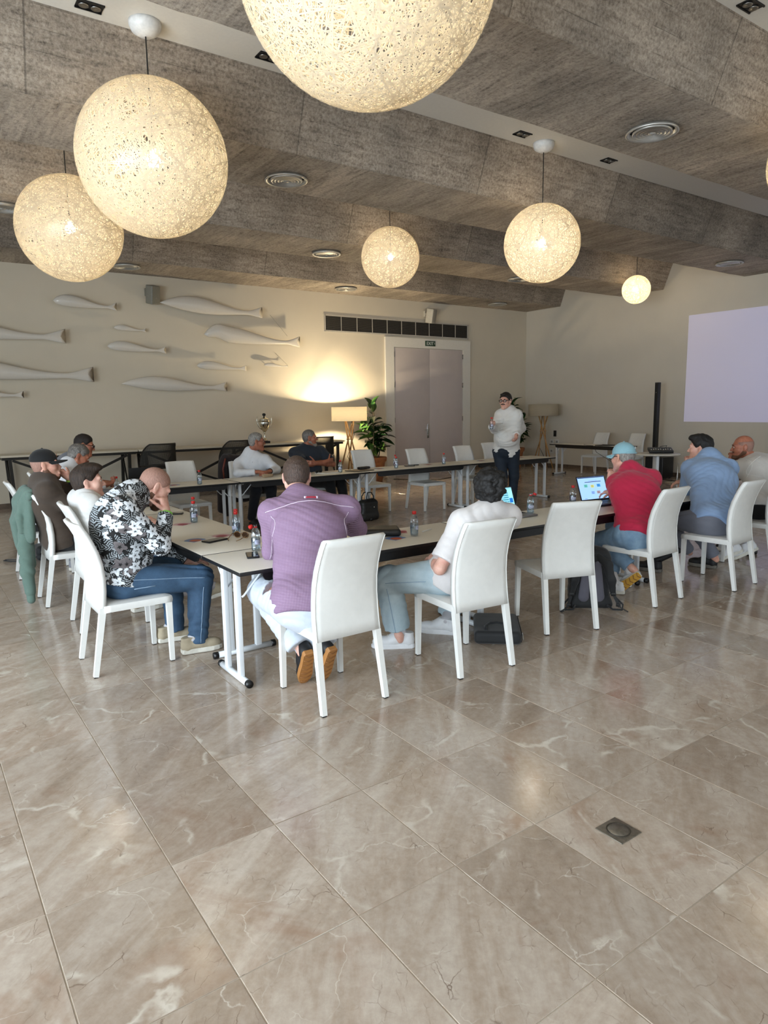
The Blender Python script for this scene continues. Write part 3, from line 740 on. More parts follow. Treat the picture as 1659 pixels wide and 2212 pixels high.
def leaf_mesh():
    m = MB(); L = 1.0
    def fn(u, v):
        w = 0.26 * math.sin(PI * min(1, v * 1.02)) ** 0.75 * (1 - 0.25 * v); x = (u - .5) * 2 * w
        return (x, v * L, 0.10 * abs(x) / 0.23 - 0.30 * v * v)
    m.grid(fn, 4, 8); return m.mesh('leaf', LEAFM)
LEAF = leaf_mesh()
def plant(loc, seed, label, n, h, square):
    rr = random.Random(seed); e = empty('potted_plant', loc, 0.2, label, 'plant', 'rubber plants in terracotta pots')
    m = MB(); m.lathe([(0.19, 0), (0.2, 0.02), (0.255, 0.40), (0.262, 0.42), (0.262, 0.44), (0.29, 0.46), (0.305, 0.52), (0.30, 0.555), (0.27, 0.555), (0.262, 0.50)], seg=32); m.build('pot', TERRA, e)
    m = MB(); m.lathe([(0.264, 0.50), (0.15, 0.515), (0, 0.52)], seg=20); m.build('soil', SOIL, e)
    stems = []
    for k in range(4):
        a = rr.uniform(0, 6.28); r = 0.05 + 0.06 * k / 3; lean = 0.16 if k else 0.04
        p = [(r * math.cos(a), r * math.sin(a), 0.5)]
        hh = h * (1 - 0.13 * k)
        for q in range(1, 7): f = q / 6; p.append((r * math.cos(a) + lean * f * math.cos(a) + rr.uniform(-.012, .012), r * math.sin(a) + lean * f * math.sin(a) + rr.uniform(-.012, .012), 0.5 + (hh - 0.5) * f))
        m = MB(); m.tube(p, [0.016 - 0.0018 * q for q in range(7)], 8); m.build('stem', STEM, e); stems.append(p)
    m = MB(); m.cyl((0.02, 0.03, 0.5), (0.05, 0.0, h + 0.1), 0.009, seg=6); m.build('cane', CANE, e)
    for i in range(n):
        p = stems[i % 4]; f = 0.25 + 0.75 * ((i // 4) + rr.random()) / (n / 4); f = min(f, 0.999) * 6; q = int(f)
        b = Vector(p[q]).lerp(Vector(p[min(q + 1, 6)]), f - q); az = i * 2.4 + rr.uniform(-.4, .4)
        el = rr.uniform(-0.35, 0.75) if b.z < h * 0.85 else rr.uniform(0.4, 1.2); s = rr.uniform(0.25, 0.36)
        o = link('leaf', LEAF, e); M = Matrix.Rotation(az, 4, 'Z') @ Matrix.Rotation(el, 4, 'X') @ Matrix.Rotation(rr.uniform(-.5, .5), 4, 'Y')
        o.matrix_local = Matrix.Translation(b) @ M @ Matrix.Diagonal((s, s, s, 1))
plant((8.76, 12.85, 0), 5, 'rubber plant in a terracotta pot between the lit lamp and the door', 84, 1.75, False)
plant((13.33, 12.95, 0), 11, 'rubber plant in a terracotta pot behind the standing man', 84, 1.78, False)

# globe pendants of wound cream thread
def thread_mat():
    t = NT('wound_thread'); c = lin('#f1e6cf')
    d = t.n('BsdfDiffuse'); d.inputs[0].default_value = c; tr = t.n('BsdfTranslucent'); tr.inputs[0].default_value = c
    mx = t.n('MixShader'); mx.inputs[0].default_value = 0.42; t.L(d.outputs[0], mx.inputs[1]); t.L(tr.outputs[0], mx.inputs[2])
    g = t.n('BsdfGlossy'); g.inputs['Roughness'].default_value = 0.25; m2 = t.n('MixShader'); m2.inputs[0].default_value = 0.04
    t.L(mx.outputs[0], m2.inputs[1]); t.L(g.outputs[0], m2.inputs[2]); return t.done(m2.outputs[0])
THREAD = thread_mat()
def thread_ball(seed, n, wid):
    rg = np.random.default_rng(seed); K = 56; V = []; F = []
    th = np.linspace(0, 2 * np.pi, K, endpoint=False)
    for i in range(n):
        ax = rg.normal(size=3); ax /= np.linalg.norm(ax); u = np.cross(ax, [0.3, 0.5, 0.81]); u /= np.linalg.norm(u); v = np.cross(ax, u)
        off = rg.uniform(-0.42, 0.42); r = math.sqrt(1 - off * off) * (1 - 0.012 * rg.random()); w = wid * rg.uniform(0.5, 1.25)
        c = ax * off * (1 - 0.012 * rg.random())
        ring = c + r * (np.cos(th)[:, None] * u + np.sin(th)[:, None] * v); nrm = ring / np.linalg.norm(ring, axis=1)[:, None]
        tan = -np.sin(th)[:, None] * u + np.cos(th)[:, None] * v; side = np.cross(nrm, tan)
        b = len(V) * 1; V += [p for pr in zip(ring - side * w / 2, ring + side * w / 2) for p in pr]
        F += [(b + 2*k, b + 2*k+1, b + 2*((k+1) % K)+1, b + 2*((k+1) % K)) for k in range(K)]
    me = bpy.data.meshes.new('thread_ball'); me.from_pydata([tuple(p) for p in V], [], F); me.materials.append(THREAD)
    me.polygons.foreach_set('use_smooth', [True] * len(F)); me.update(); return me
BALLS = [thread_ball(1, 370, 0.0090), thread_ball(2, 370, 0.0095)]
def pendant(x, y, z, r, label, ball, power):
    e = empty('globe_pendant', (x, y, 4.8), 0, label, 'pendant lamp', 'wound-thread globe pendants')
    m = MB(); m.lathe([(0.13, 0), (0.128, -0.03), (0.11, -0.07), (0.06, -0.10), (0.0, -0.108)], seg=24); m.build('canopy', mat('canopy_white', '#e4e4e2', .35), e)
    m = MB(); m.cyl((0, 0, -0.1), (0, 0, z + 0.12 - 4.8), 0.006, seg=6); m.build('cord', BLACKP, e)
    o = link('globe', BALLS[ball], e, (0, 0, z - 4.8)); o.scale = (r, r, r); o['kind'] = 'stuff'; o.rotation_euler = (ball * .7, x, y)
    m = MB(); m.cyl((0, 0, z + 0.14 - 4.8), (0, 0, z + 0.05 - 4.8), 0.024, seg=12); m.build('lamp_holder', SOCK, e)
    s = max(0.045, r * 0.10); m = MB(); m.lathe([(0, s), (s * .7, s * .7), (s, 0), (s * .7, -s * .7), (0, -s)], (0, 0, z - 4.8), 16); b = m.build('bulb', BULB2, e)
    l = bpy.data.lights.new('globe_light', 'POINT'); l.energy = power * 0.42; l.color = (1.0, 0.88, 0.70); l.shadow_soft_size = s * 1.15
    q = bpy.data.objects.new('globe_light', l); COL.objects.link(q); q.parent = e; q.location = (0, 0, z - 4.8)
BULB2 = emis('globe_bulb', '#fff0d2', 40.0)
pendant(2.164, 3.15, 3.894, 0.667, 'largest wound-thread globe pendant, cut by the top of the photo', 0, 26)
pendant(1.974, 6.1, 3.744, 0.613, 'large wound-thread globe pendant, upper of the pair at the left', 0, 40)
pendant(1.894, 9.05, 3.80, 0.595, 'large wound-thread globe pendant, lower left, partly behind its neighbour', 1, 45)
pendant(6.73, 6.1, 3.637, 0.4656, 'medium wound-thread globe pendant above the standing man', 1, 60)
pendant(6.55, 9.05, 3.978, 0.455, 'medium wound-thread globe pendant above the long air grille', 1, 40)
pendant(12.87, 9.05, 4.016, 0.2875, 'small glowing globe pendant near the right wall', 1, 45)
pendant(7.22, 3.15, 3.86, 0.46, 'wound-thread globe pendant cut by the right edge', 0, 40)

# round table with the mixing desk, column loudspeaker and bass box by the right wall
e = empty('round_table', (11.55, 7.55, 0), 0, 'small round white table carrying the black mixing desk', 'table')
m = MB(); m.lathe([(0.0, 0.715), (0.40, 0.715), (0.42, 0.722), (0.42, 0.735), (0.41, 0.74), (0, 0.74)], seg=40); m.build('tabletop', LAMINATE, e)
m = MB(); m.box((0, 0, 0.37), (0.22, 0.05, 0.69), Matrix.Rotation(0.9, 3, 'Z'), bev=0.006); m.build('column', WHITEMETAL, e)
m = MB(); m.lathe([(0.26, 0), (0.26, 0.012), (0.05, 0.03), (0, 0.03)], seg=28); m.build('foot_plate', WHITEMETAL, e)
e = empty('mixing_desk', (11.6, 7.5, 0.752), -0.85, 'black audio mixing desk with faders on the round table', 'mixer')
M = Matrix.Rotation(0.16, 3, 'X'); m = MB(); m.box((0, 0, 0.045), (0.42, 0.30, 0.05), M, bev=0.008); m.build('case', BLACKP, e)
DG = mat('mixer_grey', '#5c5c60', 0.5)
kn = MB(); kn.cyl((0, 0, 0), (0, 0, 0.014), 0.008, 0.006, 8); knm = kn.mesh('knob', DG)
for i in range(9):
    for j in range(3): link('knob', knm, e, Vector((0, 0, 0.045)) + M @ Vector((-0.17 + i * 0.042, 0.02 + j * 0.035, 0.025)), (0.16, 0, 0))
kn = MB(); kn.box((0, 0, 0.006), (0.012, 0.02, 0.012)); knm = kn.mesh('fader', SOCK)
for i in range(9): link('fader', knm, e, Vector((0, 0, 0.045)) + M @ Vector((-0.17 + i * 0.042, -0.08 + (i * 37 % 5) * 0.012, 0.025)), (0.16, 0, 0))
m = MB(); m.tube([(0.1, 0.14, 0.06), (0.14, 0.2, 0.12), (0.05, 0.3, 0.1), (-0.05, 0.3, 0.01)], 0.005, 6); m.build('cable', BLACKP, e)
e = empty('bass_speaker', (13.9, 9.0, 0), PI/2, 'black bass loudspeaker box on the floor behind the round table', 'speaker')
m = MB(); m.box((0, 0, 0.25), (0.44, 0.42, 0.46), bev=0.012); m.build('cabinet', BLACKP, e)
m = MB(); m.box((0, 0.216, 0.26), (0.38, 0.012, 0.38), bev=0.004); m.build('grille', mat('black_grille', '#141415', .7, nscale=300, var=.2), e)
for x in (-.17, .17):
    for y in (-.16, .16): m = MB(); m.cyl((x, y, 0), (x, y, 0.022), 0.02, seg=10); m.build('foot', BLACKP, e)
e = empty('column_speaker', (13.9, 9.12, 0.482), PI/2, 'tall slim black column loudspeaker standing on the bass box', 'speaker')
m = MB(); m.box((0, 0, 0.83), (0.085, 0.10, 1.62), bev=0.006); m.build('cabinet', BLACKP, e); m = MB(); m.box((0, 0, 0.01), (0.06, 0.07, 0.02)); m.build('base_plug', BLACKP, e)
m = MB(); m.box((0, 0.052, 0.95), (0.07, 0.006, 1.3), bev=0.002); m.build('grille', MATS['black_grille'], e); m = MB(); m.box((0, 0.056, 1.42), (0.022, 0.002, 0.008)); m.build('badge', STEEL, e)
e = empty('metal_stand', (13.2, 8.25, 0), 0.5, 'small bent chrome tube stand on the floor beside the bass box', 'stand')
m = MB(); m.tube([(-0.1, 0.12, 0.012), (-0.1, -0.1, 0.012), (-0.1, -0.12, 0.05), (-0.1, -0.12, 0.38), (-0.08, -0.12, 0.41), (0.08, -0.12, 0.41), (0.1, -0.12, 0.38), (0.1, -0.12, 0.05), (0.1, -0.1, 0.012), (0.1, 0.12, 0.012)], 0.010, 8); m.build('tube', CHROME, e)
m = MB(); m.tube([(13.65, 8.75, 0.006), (13.6, 8.4, 0.006), (13.55, 8.0, 0.006), (13.7, 7.5, 0.006), (14.2, 7.0, 0.006)], 0.006, 6); tag(m.build('cable', BLACKP), 'black cable on the floor from the bass box along the right wall', 'cable')
m = MB(); m.tube([(9.35, 12.9, 0.006), (9.7, 12.3, 0.006), (10.1, 12.1, 0.006), (10.6, 12.3, 0.006), (11.9, 12.6, 0.006), (13.0, 12.4, 0.006)], 0.007, 6); tag(m.build('cable', BLACKP), 'black cable lying on the floor in front of the double door', 'cable')

# ---------------------------------------------------------------- figures: smooth blended volumes turned into one skin each
V3 = lambda *a: np.array(a, float)
def nrm(v): return v / (np.linalg.norm(v) + 1e-12)
class SDF:
    def __init__(s): s.p = []; s.cuts = []; s.disp = None
    def cone(s, a, b, ra, rb=None, k=0.03, op=1, fl=1.0, ax=None, cap=(False, False)):
        """tapered capsule a->b; flattened by fl along ax; flat ends where cap"""
        s.p.append(('c', np.array(a, float), np.array(b, float), ra, ra if rb is None else rb, k, op, fl, None if ax is None else nrm(np.array(ax, float)), cap)); return s
    def ell(s, c, r, M=None, k=0.03, op=1):
        s.p.append(('e', np.array(c, float), np.array(r, float), np.eye(3) if M is None else np.array(M, float), k, op)); return s
    def box(s, c, h, M=None, rnd=0.01, k=0.01, op=1):
        s.p.append(('b', np.array(c, float), np.array(h, float), np.eye(3) if M is None else np.array(M, float), rnd, k, op)); return s
    def chain(s, pts, rs, k=0.02, **kw):
        for i in range(len(pts) - 1): s.cone(pts[i], pts[i+1], rs[i], rs[i+1], k, **kw)
        return s
    def grow(s, d):
        q = SDF()
        for p in s.p:
            p = list(p)
            if p[0] == 'c': p[3] += d; p[4] += d
            else: p[2] = p[2] + d
            q.p.append(tuple(p))
        return q
    def bb(s, p):
        if p[0] == 'c':
            r = max(p[3], p[4]) * max(1.0, p[7]); lo = np.minimum(p[1], p[2]) - r; hi = np.maximum(p[1], p[2]) + r
        elif p[0] == 'e': R_ = np.max(p[2]); lo = p[1] - R_; hi = p[1] + R_
        else: R_ = np.linalg.norm(p[2]) + p[4]; lo = p[1] - R_; hi = p[1] + R_
        return lo, hi
    def ev(s, p, P):
        if p[0] == 'c':
            _, a, b, ra, rb, k, op, fl, ax, cap = p; d = b - a; L2 = d @ d + 1e-9
            q = P - a.astype(np.float32); t = np.clip((q @ d.astype(np.float32)) / L2, 0, 1)
            w = q - t[..., None] * d.astype(np.float32)
            if ax is not None and fl != 1.0:
                h = w @ ax.astype(np.float32); w = w + (h * (1 / fl - 1))[..., None] * ax.astype(np.float32)
                D = (np.sqrt((w * w).sum(-1)) - (ra + (rb - ra) * t)); D = D * np.where(D < 0, 1.0, 0.5 + 0.5 * fl)
            else: D = np.sqrt((w * w).sum(-1)) - (ra + (rb - ra) * t)
            if cap[0] or cap[1]:
                L = math.sqrt(L2); u = (q @ d.astype(np.float32)) / L
                if cap[0]: D = np.maximum(D, -u)
                if cap[1]: D = np.maximum(D, u - L)
            return D
        if p[0] == 'e':
            q = (P - p[1].astype(np.float32)) @ p[3].T.astype(np.float32); r = p[2].astype(np.float32)
            k0 = np.sqrt(((q / r) ** 2).sum(-1)); k1 = np.sqrt(((q / (r * r)) ** 2).sum(-1)) + 1e-6
            return k0 * (k0 - 1) / k1
        q = np.abs((P - p[1].astype(np.float32)) @ p[3].T.astype(np.float32)) - (p[2] - p[4]).astype(np.float32)
        return np.sqrt((np.maximum(q, 0) ** 2).sum(-1)) + np.minimum(q.max(-1), 0) - p[4]
    def grid(s, vs):
        B = [s.bb(p) for p in s.p if p[-1 if p[0] != 'c' else 6] == 1]
        lo = np.min([b[0] for b in B], 0) - 3 * vs; hi = np.max([b[1] for b in B], 0) + 3 * vs
        n = np.ceil((hi - lo) / vs).astype(int) + 1; D = np.full(n, 0.08, np.float32)
        axs = [(lo[i] + vs * np.arange(n[i])).astype(np.float32) for i in range(3)]
        for p in s.p:
            op = p[6] if p[0] == 'c' else p[-1]; k = p[5] if p[0] == 'c' else p[-2]
            b = s.bb(p); mg = k + 4 * vs
            i0 = np.maximum(np.floor((b[0] - mg - lo) / vs).astype(int), 0); i1 = np.minimum(np.ceil((b[1] + mg - lo) / vs).astype(int) + 1, n)
            if (i1 <= i0).any(): continue
            sl = tuple(slice(i0[i], i1[i]) for i in range(3))
            P = np.stack(np.meshgrid(*[axs[i][sl[i]] for i in range(3)], indexing='ij'), -1); d = s.ev(p, P); o = D[sl]
            if op == 1:
                h = np.maximum(k - np.abs(o - d), 0) / max(k, 1e-6); D[sl] = np.minimum(o, d) - h * h * k * 0.25
            else:
                h = np.maximum(k - np.abs(o + d), 0) / max(k, 1e-6); D[sl] = np.maximum(o, -d) + h * h * k * 0.25
        if s.disp or s.cuts:
            m = np.abs(D) < 0.045; idx = np.argwhere(m); P = lo + idx * vs; d = D[m]
            if s.disp: d = d + s.disp(P)
            for c in s.cuts: d = np.maximum(d, c(P))
            D[m] = d
            inside = (D < -0.04)
            if s.cuts:
                idx = np.argwhere(inside); P = lo + idx * vs; d = D[inside]
                for c in s.cuts: d = np.maximum(d, c(P))
                D[inside] = d
        return D, lo
    def mesh(s, name, m, vs):
        D, lo = s.grid(vs); V, F = surface_net(D, lo, vs)
        me = bpy.data.meshes.new(name); me.from_pydata(V.tolist(), [], F.tolist())
        for q in (m if isinstance(m, (list, tuple)) else [m]): me.materials.append(q)
        me.polygons.foreach_set('use_smooth', np.ones(len(F), bool)); me.update(); return me
    def build(s, name, m, parent, vs, **kw):
        o = link(name, s.mesh(name, m, vs), parent); return tag(o, kw.get('label'), None, None, kw.get('kind'))

def surface_net(D, lo, vs):
    S = D < 0
    c = np.zeros(tuple(np.array(D.shape) - 1), np.uint8)
    for i in (0, 1):
        for j in (0, 1):
            for k in (0, 1): c += S[i:S.shape[0]-1+i, j:S.shape[1]-1+j, k:S.shape[2]-1+k]
    act = (c > 0) & (c < 8); idx = np.argwhere(act); ids = np.full(act.shape, -1, np.int32); ids[act] = np.arange(len(idx))
    acc = np.zeros((len(idx), 3)); cnt = np.zeros(len(idx))
    cor = [(i, j, k) for i in (0, 1) for j in (0, 1) for k in (0, 1)]
    val = {q: D[idx[:, 0]+q[0], idx[:, 1]+q[1], idx[:, 2]+q[2]] for q in cor}
    for a in cor:
        for ax in range(3):
            if a[ax] == 0:
                b = list(a); b[ax] = 1; b = tuple(b); x = (val[a] < 0) != (val[b] < 0)
                t = val[a][x] / (val[a][x] - val[b][x]); p = np.tile(np.array(a, float), (x.sum(), 1)); p[:, ax] += t
                acc[x] += p; cnt[x] += 1
    V = lo + (idx + acc / cnt[:, None]) * vs; F = []
    for ax in range(3):
        sl0 = [slice(1, -1)] * 3; sl1 = [slice(1, -1)] * 3; sl0[ax] = slice(0, -1); sl1[ax] = slice(1, None)
        A = S[tuple(sl0)]; B = S[tuple(sl1)]; x = np.argwhere(A != B); off = np.ones(3, int); off[ax] = 0; e = x + off
        u, v = [(1, 2), (2, 0), (0, 1)][ax]; q = []
        for du, dv in ((-1, -1), (0, -1), (0, 0), (-1, 0)):
            z = e.copy(); z[:, u] += du; z[:, v] += dv; q.append(ids[z[:, 0], z[:, 1], z[:, 2]])
        q = np.stack(q, 1); fl = A[x[:, 0], x[:, 1], x[:, 2]]
        q[~fl] = q[~fl][:, ::-1]; F.append(q)
    F = np.concatenate(F); F = F[(F >= 0).all(1)]
    return V, F

def folds(amp, seed, sc=1.0, dirv=(0.25, 0.2, 1.0)):
    r = np.random.default_rng(seed); ph = r.uniform(0, 6.28, 8); d0 = nrm(np.array(dirv)); d1 = nrm(r.normal(size=3)); d2 = nrm(r.normal(size=3)); d3 = nrm(d0 + 0.6 * d1)
    def f(P):
        w = 2.2 * np.sin(9 * sc * (P @ d1) + ph[0]) + 1.4 * np.sin(17 * sc * (P @ d2) + ph[1])
        a = np.sin(62 * sc * (P @ d0) + w + ph[2]); b = np.sin(48 * sc * (P @ d3) + 1.3 * w + ph[3])
        env = 0.55 + 0.45 * np.sin(13 * sc * (P @ d2) + ph[4]) * np.sin(11 * sc * (P @ d1) + ph[5])
        c = np.sin(31 * sc * (P @ d3) + 1.7 * w + ph[6]); return amp * (env * (0.55 * (1 - 2 * np.abs(a) ** 0.7) + 0.3 * b) + 0.7 * (1 - 2 * np.abs(c) ** 0.6) * (0.5 + 0.5 * np.sin(7 * sc * (P @ d1) + ph[7])))
    return f
def strands(amp, seed, fr=150):
    r = np.random.default_rng(seed); ph = r.uniform(0, 6.28, 4); d1 = nrm(r.normal(size=3)); d2 = nrm(r.normal(size=3)); d3 = nrm(r.normal(size=3))
    def f(P): return amp * np.sin(fr * (P @ d1) + 3 * np.sin(fr * .3 * (P @ d2) + ph[0])) * (0.6 + 0.4 * np.sin(fr * .55 * (P @ d3) + ph[1]))
    return f

# --- head: built in its own frame (x right, y forward, z up), origin between the ears
class Frame:
    def __init__(s, o, fwd, up=(0, 0, 1), sc=1.0):
        s.o = np.array(o, float); s.y = nrm(np.array(fwd, float)); z = np.array(up, float); s.x = nrm(np.cross(s.y, z)); s.z = np.cross(s.x, s.y); s.s = sc; s.M = np.stack([s.x, s.y, s.z])
    def __call__(s, x, y, z): return s.o + s.s * (x * s.x + y * s.y + z * s.z)
    def loc(s, P): return ((P - s.o) @ s.M.T) / s.s
    def d(s, x, y, z): return x * s.x + y * s.y + z * s.z
def head_sdf(b, H):
    s = H.s
    b.ell(H(0, -.014, .035), (.076*s, .097*s, .088*s), H.M, .02)
    b.ell(H(0, .030, -.028), (.060*s, .066*s, .086*s), H.M, .03)
    b.cone(H(-.050, .000, -.052), H(-.012, .076, -.102), .026*s, .021*s, .03); b.cone(H(.050, .000, -.052), H(.012, .076, -.102), .026*s, .021*s, .03)
    b.cone(H(-.045, .081, .028), H(.045, .081, .028), .012*s, None, .02)
    b.ell(H(-.040, .060, -.022), (.026*s, .026*s, .026*s), None, .03); b.ell(H(.040, .060, -.022), (.026*s, .026*s, .026*s), None, .03)
    for x in (-1, 1):
        b.ell(H(x*.033, .104, .008), (.017*s, .016*s, .011*s), H.M, .012, -1)
        b.ell(H(x*.033, .083, .006), (.0125*s,)*3, None, .006)
    b.cone(H(0, .090, .012), H(0, .114, -.026), .0085*s, .0125*s, .012)
    for x in (-1, 1): b.ell(H(x*.012, .103, -.031), (.0085*s,)*3, None, .008)
    b.cone(H(-.020, .090, -.058), H(.020, .090, -.058), .0075*s, None, .008); b.cone(H(-.016, .088, -.069), H(.016, .088, -.069), .0085*s, None, .008)
    b.ell(H(0, .082, -.103), (.020*s, .018*s, .018*s), None, .02)
    for x in (-1, 1):
        M = np.stack([nrm(H.d(x, .35, 0)), nrm(H.d(-.35*x, 1, .15)), nrm(H.d(0, -.15, 1))])
        b.ell(H(x*.080, -.014, -.004), (.0085*s, .020*s, .033*s), M, .010); b.ell(H(x*.093, -.010, -.003), (.008*s, .011*s, .021*s), M, .006, -1)
        b.ell(H(x*.077, -.006, -.028), (.009*s, .011*s, .011*s), None, .01)
HAIRLINE = [(-.13, -.085), (-.06, -.078), (-.030, -.045), (-.012, .030), (.010, .020), (.026, .000), (.040, .016), (.058, .052), (.075, .066), (.10, .085), (.14, .09)]
def hair_part(H, name, m, par, thick=.012, line=HAIRLINE, dz=0.0, bumps=None, vs=.006, top=None, extra=None, label=None):
    s = H.s; h = SDF(); h.ell(H(0, -.014, .035), ((.076+thick)*s, (.097+thick)*s, (.088+thick)*s), H.M, .02); h.ell(H(0, -.035, -.02), ((.060+thick)*s, (.058+thick)*s, (.070+thick)*s), H.M, .03)
    if extra: extra(h, H)
    lx = np.array([p[0] for p in line]); lz = np.array([p[1] for p in line]) + dz
    def cut(P):
        q = H.loc(P); return (np.interp(q[:, 1], lx, lz) - q[:, 2]) * s
    h.cuts = [cut]
    if top is not None: h.cuts.append(lambda P: (H.loc(P)[:, 2] - top(H.loc(P))) * s)
    tp = min(thick * .85, .012)
    def dsp(P):
        q = H.loc(P); u = np.clip((q[:, 2] - np.interp(q[:, 1], lx, lz)) / .045, 0, 1); d = tp * s * (1 - u * u * (3 - 2 * u))
        return d + bumps(P) * (.3 + .7 * u) if bumps else d
    h.disp = dsp
    return h.build(name, m, par, vs, label=label)
def beard_part(H, m, par, vs, thick=.004, low=-.03, label=None):
    s = H.s; h = SDF()
    h.cone(H(-.050, .000, -.052), H(-.012, .076, -.102), (.026+thick)*s, (.021+thick)*s, .03); h.cone(H(.050, .000, -.052), H(.012, .076, -.102), (.026+thick)*s, (.021+thick)*s, .03); h.ell(H(0, .082, -.103), ((.020+thick)*s,)*3, None, .02)
    h.cone(H(-.022, .092, -.046), H(.022, .092, -.046), .009*s, None, .012)
    h.cuts = [lambda P: (H.loc(P)[:, 2] - np.where(H.loc(P)[:, 1] > .05, -.040, low + 0.0)) * s]
    return h.build('beard', m, par, vs, label=label)
def face_bits(H, par, brow='brow_dark'):
    for x in (-1, 1):
        m = MB(); c = H(x*.033, .0845, .006); r = .0122 * H.s
        m.lathe([(0, r), (r*.5, r*.866), (r*.866, r*.5), (r, 0), (r*.866, -r*.5), (r*.5, -r*.866), (0, -r)], c, 12); e = m.build('eye', EYEW, par)
        m = MB(); c = H(x*.033, .0945, .006); r = .0052 * H.s; m.lathe([(0, r), (r*.866, r*.5), (r*.866, -r*.5), (0, -r)], c, 10); m.build('iris', IRIS, e)
        m = MB(); m.tube([H(x*.014, .095, .024), H(x*.032, .0935, .031), H(x*.050, .083, .026)], [.0035*H.s, .004*H.s, .002*H.s], 6); m.build('eyebrow', MATS[brow], par)
    m = MB(); m.tube([H(-.021, .0945, -.0635), H(0, .0985, -.062), H(.021, .0945, -.0635)], [.0025*H.s, .0045*H.s, .0025*H.s], 6); m.build('lips', LIP, par)
def spectacles(H, par, m, r=.0022, label=None):
    g = MB(); s = H.s
    for x in (-1, 1):
        pts = [H(x*.034 + .023*math.cos(a), .108, .004 + .0175*math.sin(a)) for a in [2*PI*i/18 for i in range(19)]]; g.tube(pts, r, 6)
        g.tube([H(x*.057, .106, .010), H(x*.074, .080, .012), H(x*.084, -.01, .010), H(x*.083, -.022, -.004)], r, 6)
    g.tube([H(-.012, .109, .007), H(0, .112, .009), H(.012, .109, .007)], r, 6)
    return g.build('spectacles', m, par, label=label)

# --- hands: wrist W, direction d towards the fingertips, n the side the fingers curl to, t the thumb side
def hand_sdf(b, W, d, n, t, curl=0.5, sc=1.0, thumb=0.4, spread=0.05, curls=None):
    d = nrm(np.array(d, float)); n = np.array(n, float); n = nrm(n - d * (n @ d)); tt = np.cross(d, n); t = tt if tt @ np.array(t, float) > 0 else -tt; W = np.array(W, float)
    b.cone(W - d*.02*sc, W + d*.03*sc, .026*sc, .031*sc, .02, fl=.72, ax=n)
    for o, r in ((.026, .016), (.009, .017), (-.009, .0165), (-.025, .0155)): b.cone(W + d*.02*sc + t*o*.5*sc, W + d*.088*sc + t*o*sc, .018*sc, r*sc, .018, fl=.8, ax=n)
    L = [(.029, .92, .0088), (.010, 1.02, .0092), (-.010, .96, .0088), (-.028, .78, .0078)]
    for i, (o, l, r) in enumerate(L):
        c = curls[i] if curls else curl; p = W + d*.090*sc + t*o*sc; a = 0
        for seg, rr in ((.044, 1.0), (.027, .92), (.022, .84)):
            a += c * 1.15; q = p + nrm(d*math.cos(a) + n*math.sin(a) + t*o*spread*20) * seg * l * sc
            b.cone(p, q, r*rr*sc, r*rr*.95*sc, .006); p = q
    p = W + d*.026*sc + t*.026*sc; v = nrm(d*.62 + t*.72 + n*.25)
    for seg, r in ((.046, .0135), (.034, .0112), (.027, .0098)):
        q = p + v*seg*sc; b.cone(p, q, r*sc, r*.92*sc, .009); p = q; v = nrm(v*(1-thumb*.5) + (d*.5 + n*.6)*thumb*.6)

def gauss(P, c, r): return np.exp(-((P - c) ** 2).sum(-1) / (r * r))

# --- shoes: ankle A, toe direction, sole plane normal up
def shoe(par, A, toe, up, m_up, m_sole, vs=.006, L=.285, label=None, lace=True, tread=None):
    toe = nrm(np.array(toe, float)); up = np.array(up, float); up = nrm(up - toe*(up @ toe)); x = np.cross(toe, up); o = np.array(A, float)   # o: point on the sole under the ankle
    M = np.stack([x, toe, up]); T = lambda a, b_, c: o + x*a + toe*b_ + up*c
    w = [(-.082, .024), (-.070, .034), (-.03, .036), (.02, .036), (.08, .043), (.13, .045), (.17, .036), (.192, .020), (.200, .0)]; k = L / .285
    out = [(q[1]*1.0, q[0]*k) for q in w] + [(-q[1], q[0]*k) for q in w[::-1][1:]]
    g = MB(); vs_ = []; fs = []
    for (sc, z) in ((.96, 0.0), (1.02, .006), (1.02, .028), (.97, .033)):
        vs_ += [T(a*sc, b_*sc if b_ > 0 else b_*sc, z) for a, b_ in out]
    n = len(out)
    for r in range(3): fs += [(r*n+i, r*n+(i+1) % n, (r+1)*n+(i+1) % n, (r+1)*n+i) for i in range(n)]
    fs += [tuple(range(n))[::-1], tuple(3*n+i for i in range(n))]; g.add(vs_, fs, False); so = g.build('sole', m_sole if tread is None else [m_sole, tread], par, label=None)
    if tread is not None:
        so.data.polygons[len(so.data.polygons) - 2].material_index = 1
        tr = MB()
        for i in range(7): b_ = -.06*k + i*.038*k; hw = np.interp(b_/k, [q[0] for q in w], [q[1] for q in w]) * .78; tr.tube([T(-hw, b_ - .006, -.0008), T(0, b_ + .010, -.0012), T(hw, b_ - .006, -.0008)], .0035, 5)
        tr.build('tread', MATS['tread_dark'], par, kind='stuff')
    b = SDF()
    b.ell(T(0, .115*k, .045), (.043, .082*k, .042), M, .03); b.cone(T(0, -.045*k, .05), T(0, .05*k, .062), .038, .040, .03); b.cone(T(0, -.046*k, .04), T(0, -.046*k, .105), .034, .036, .02); b.cone(T(0, .04*k, .070), T(0, .005, .12), .037, .036, .03)
    b.cuts = [lambda P: (P - o) @ up * -1 + .020, lambda P: (P - o) @ nrm(up - toe*.10) - .118]
    sh = b.build('upper', m_up, par, vs, label=label)
    if lace:
        g = MB()
        for i in range(5): b_ = (.035 + i*.018)*k; z = .113 - i*.0072; g.tube([T(-.024, b_, z - .010), T(0, b_ + .004, z + .002), T(.024, b_, z - .010)], .003, 5)
        g.build('laces', LACE, par, kind='stuff')
    return sh

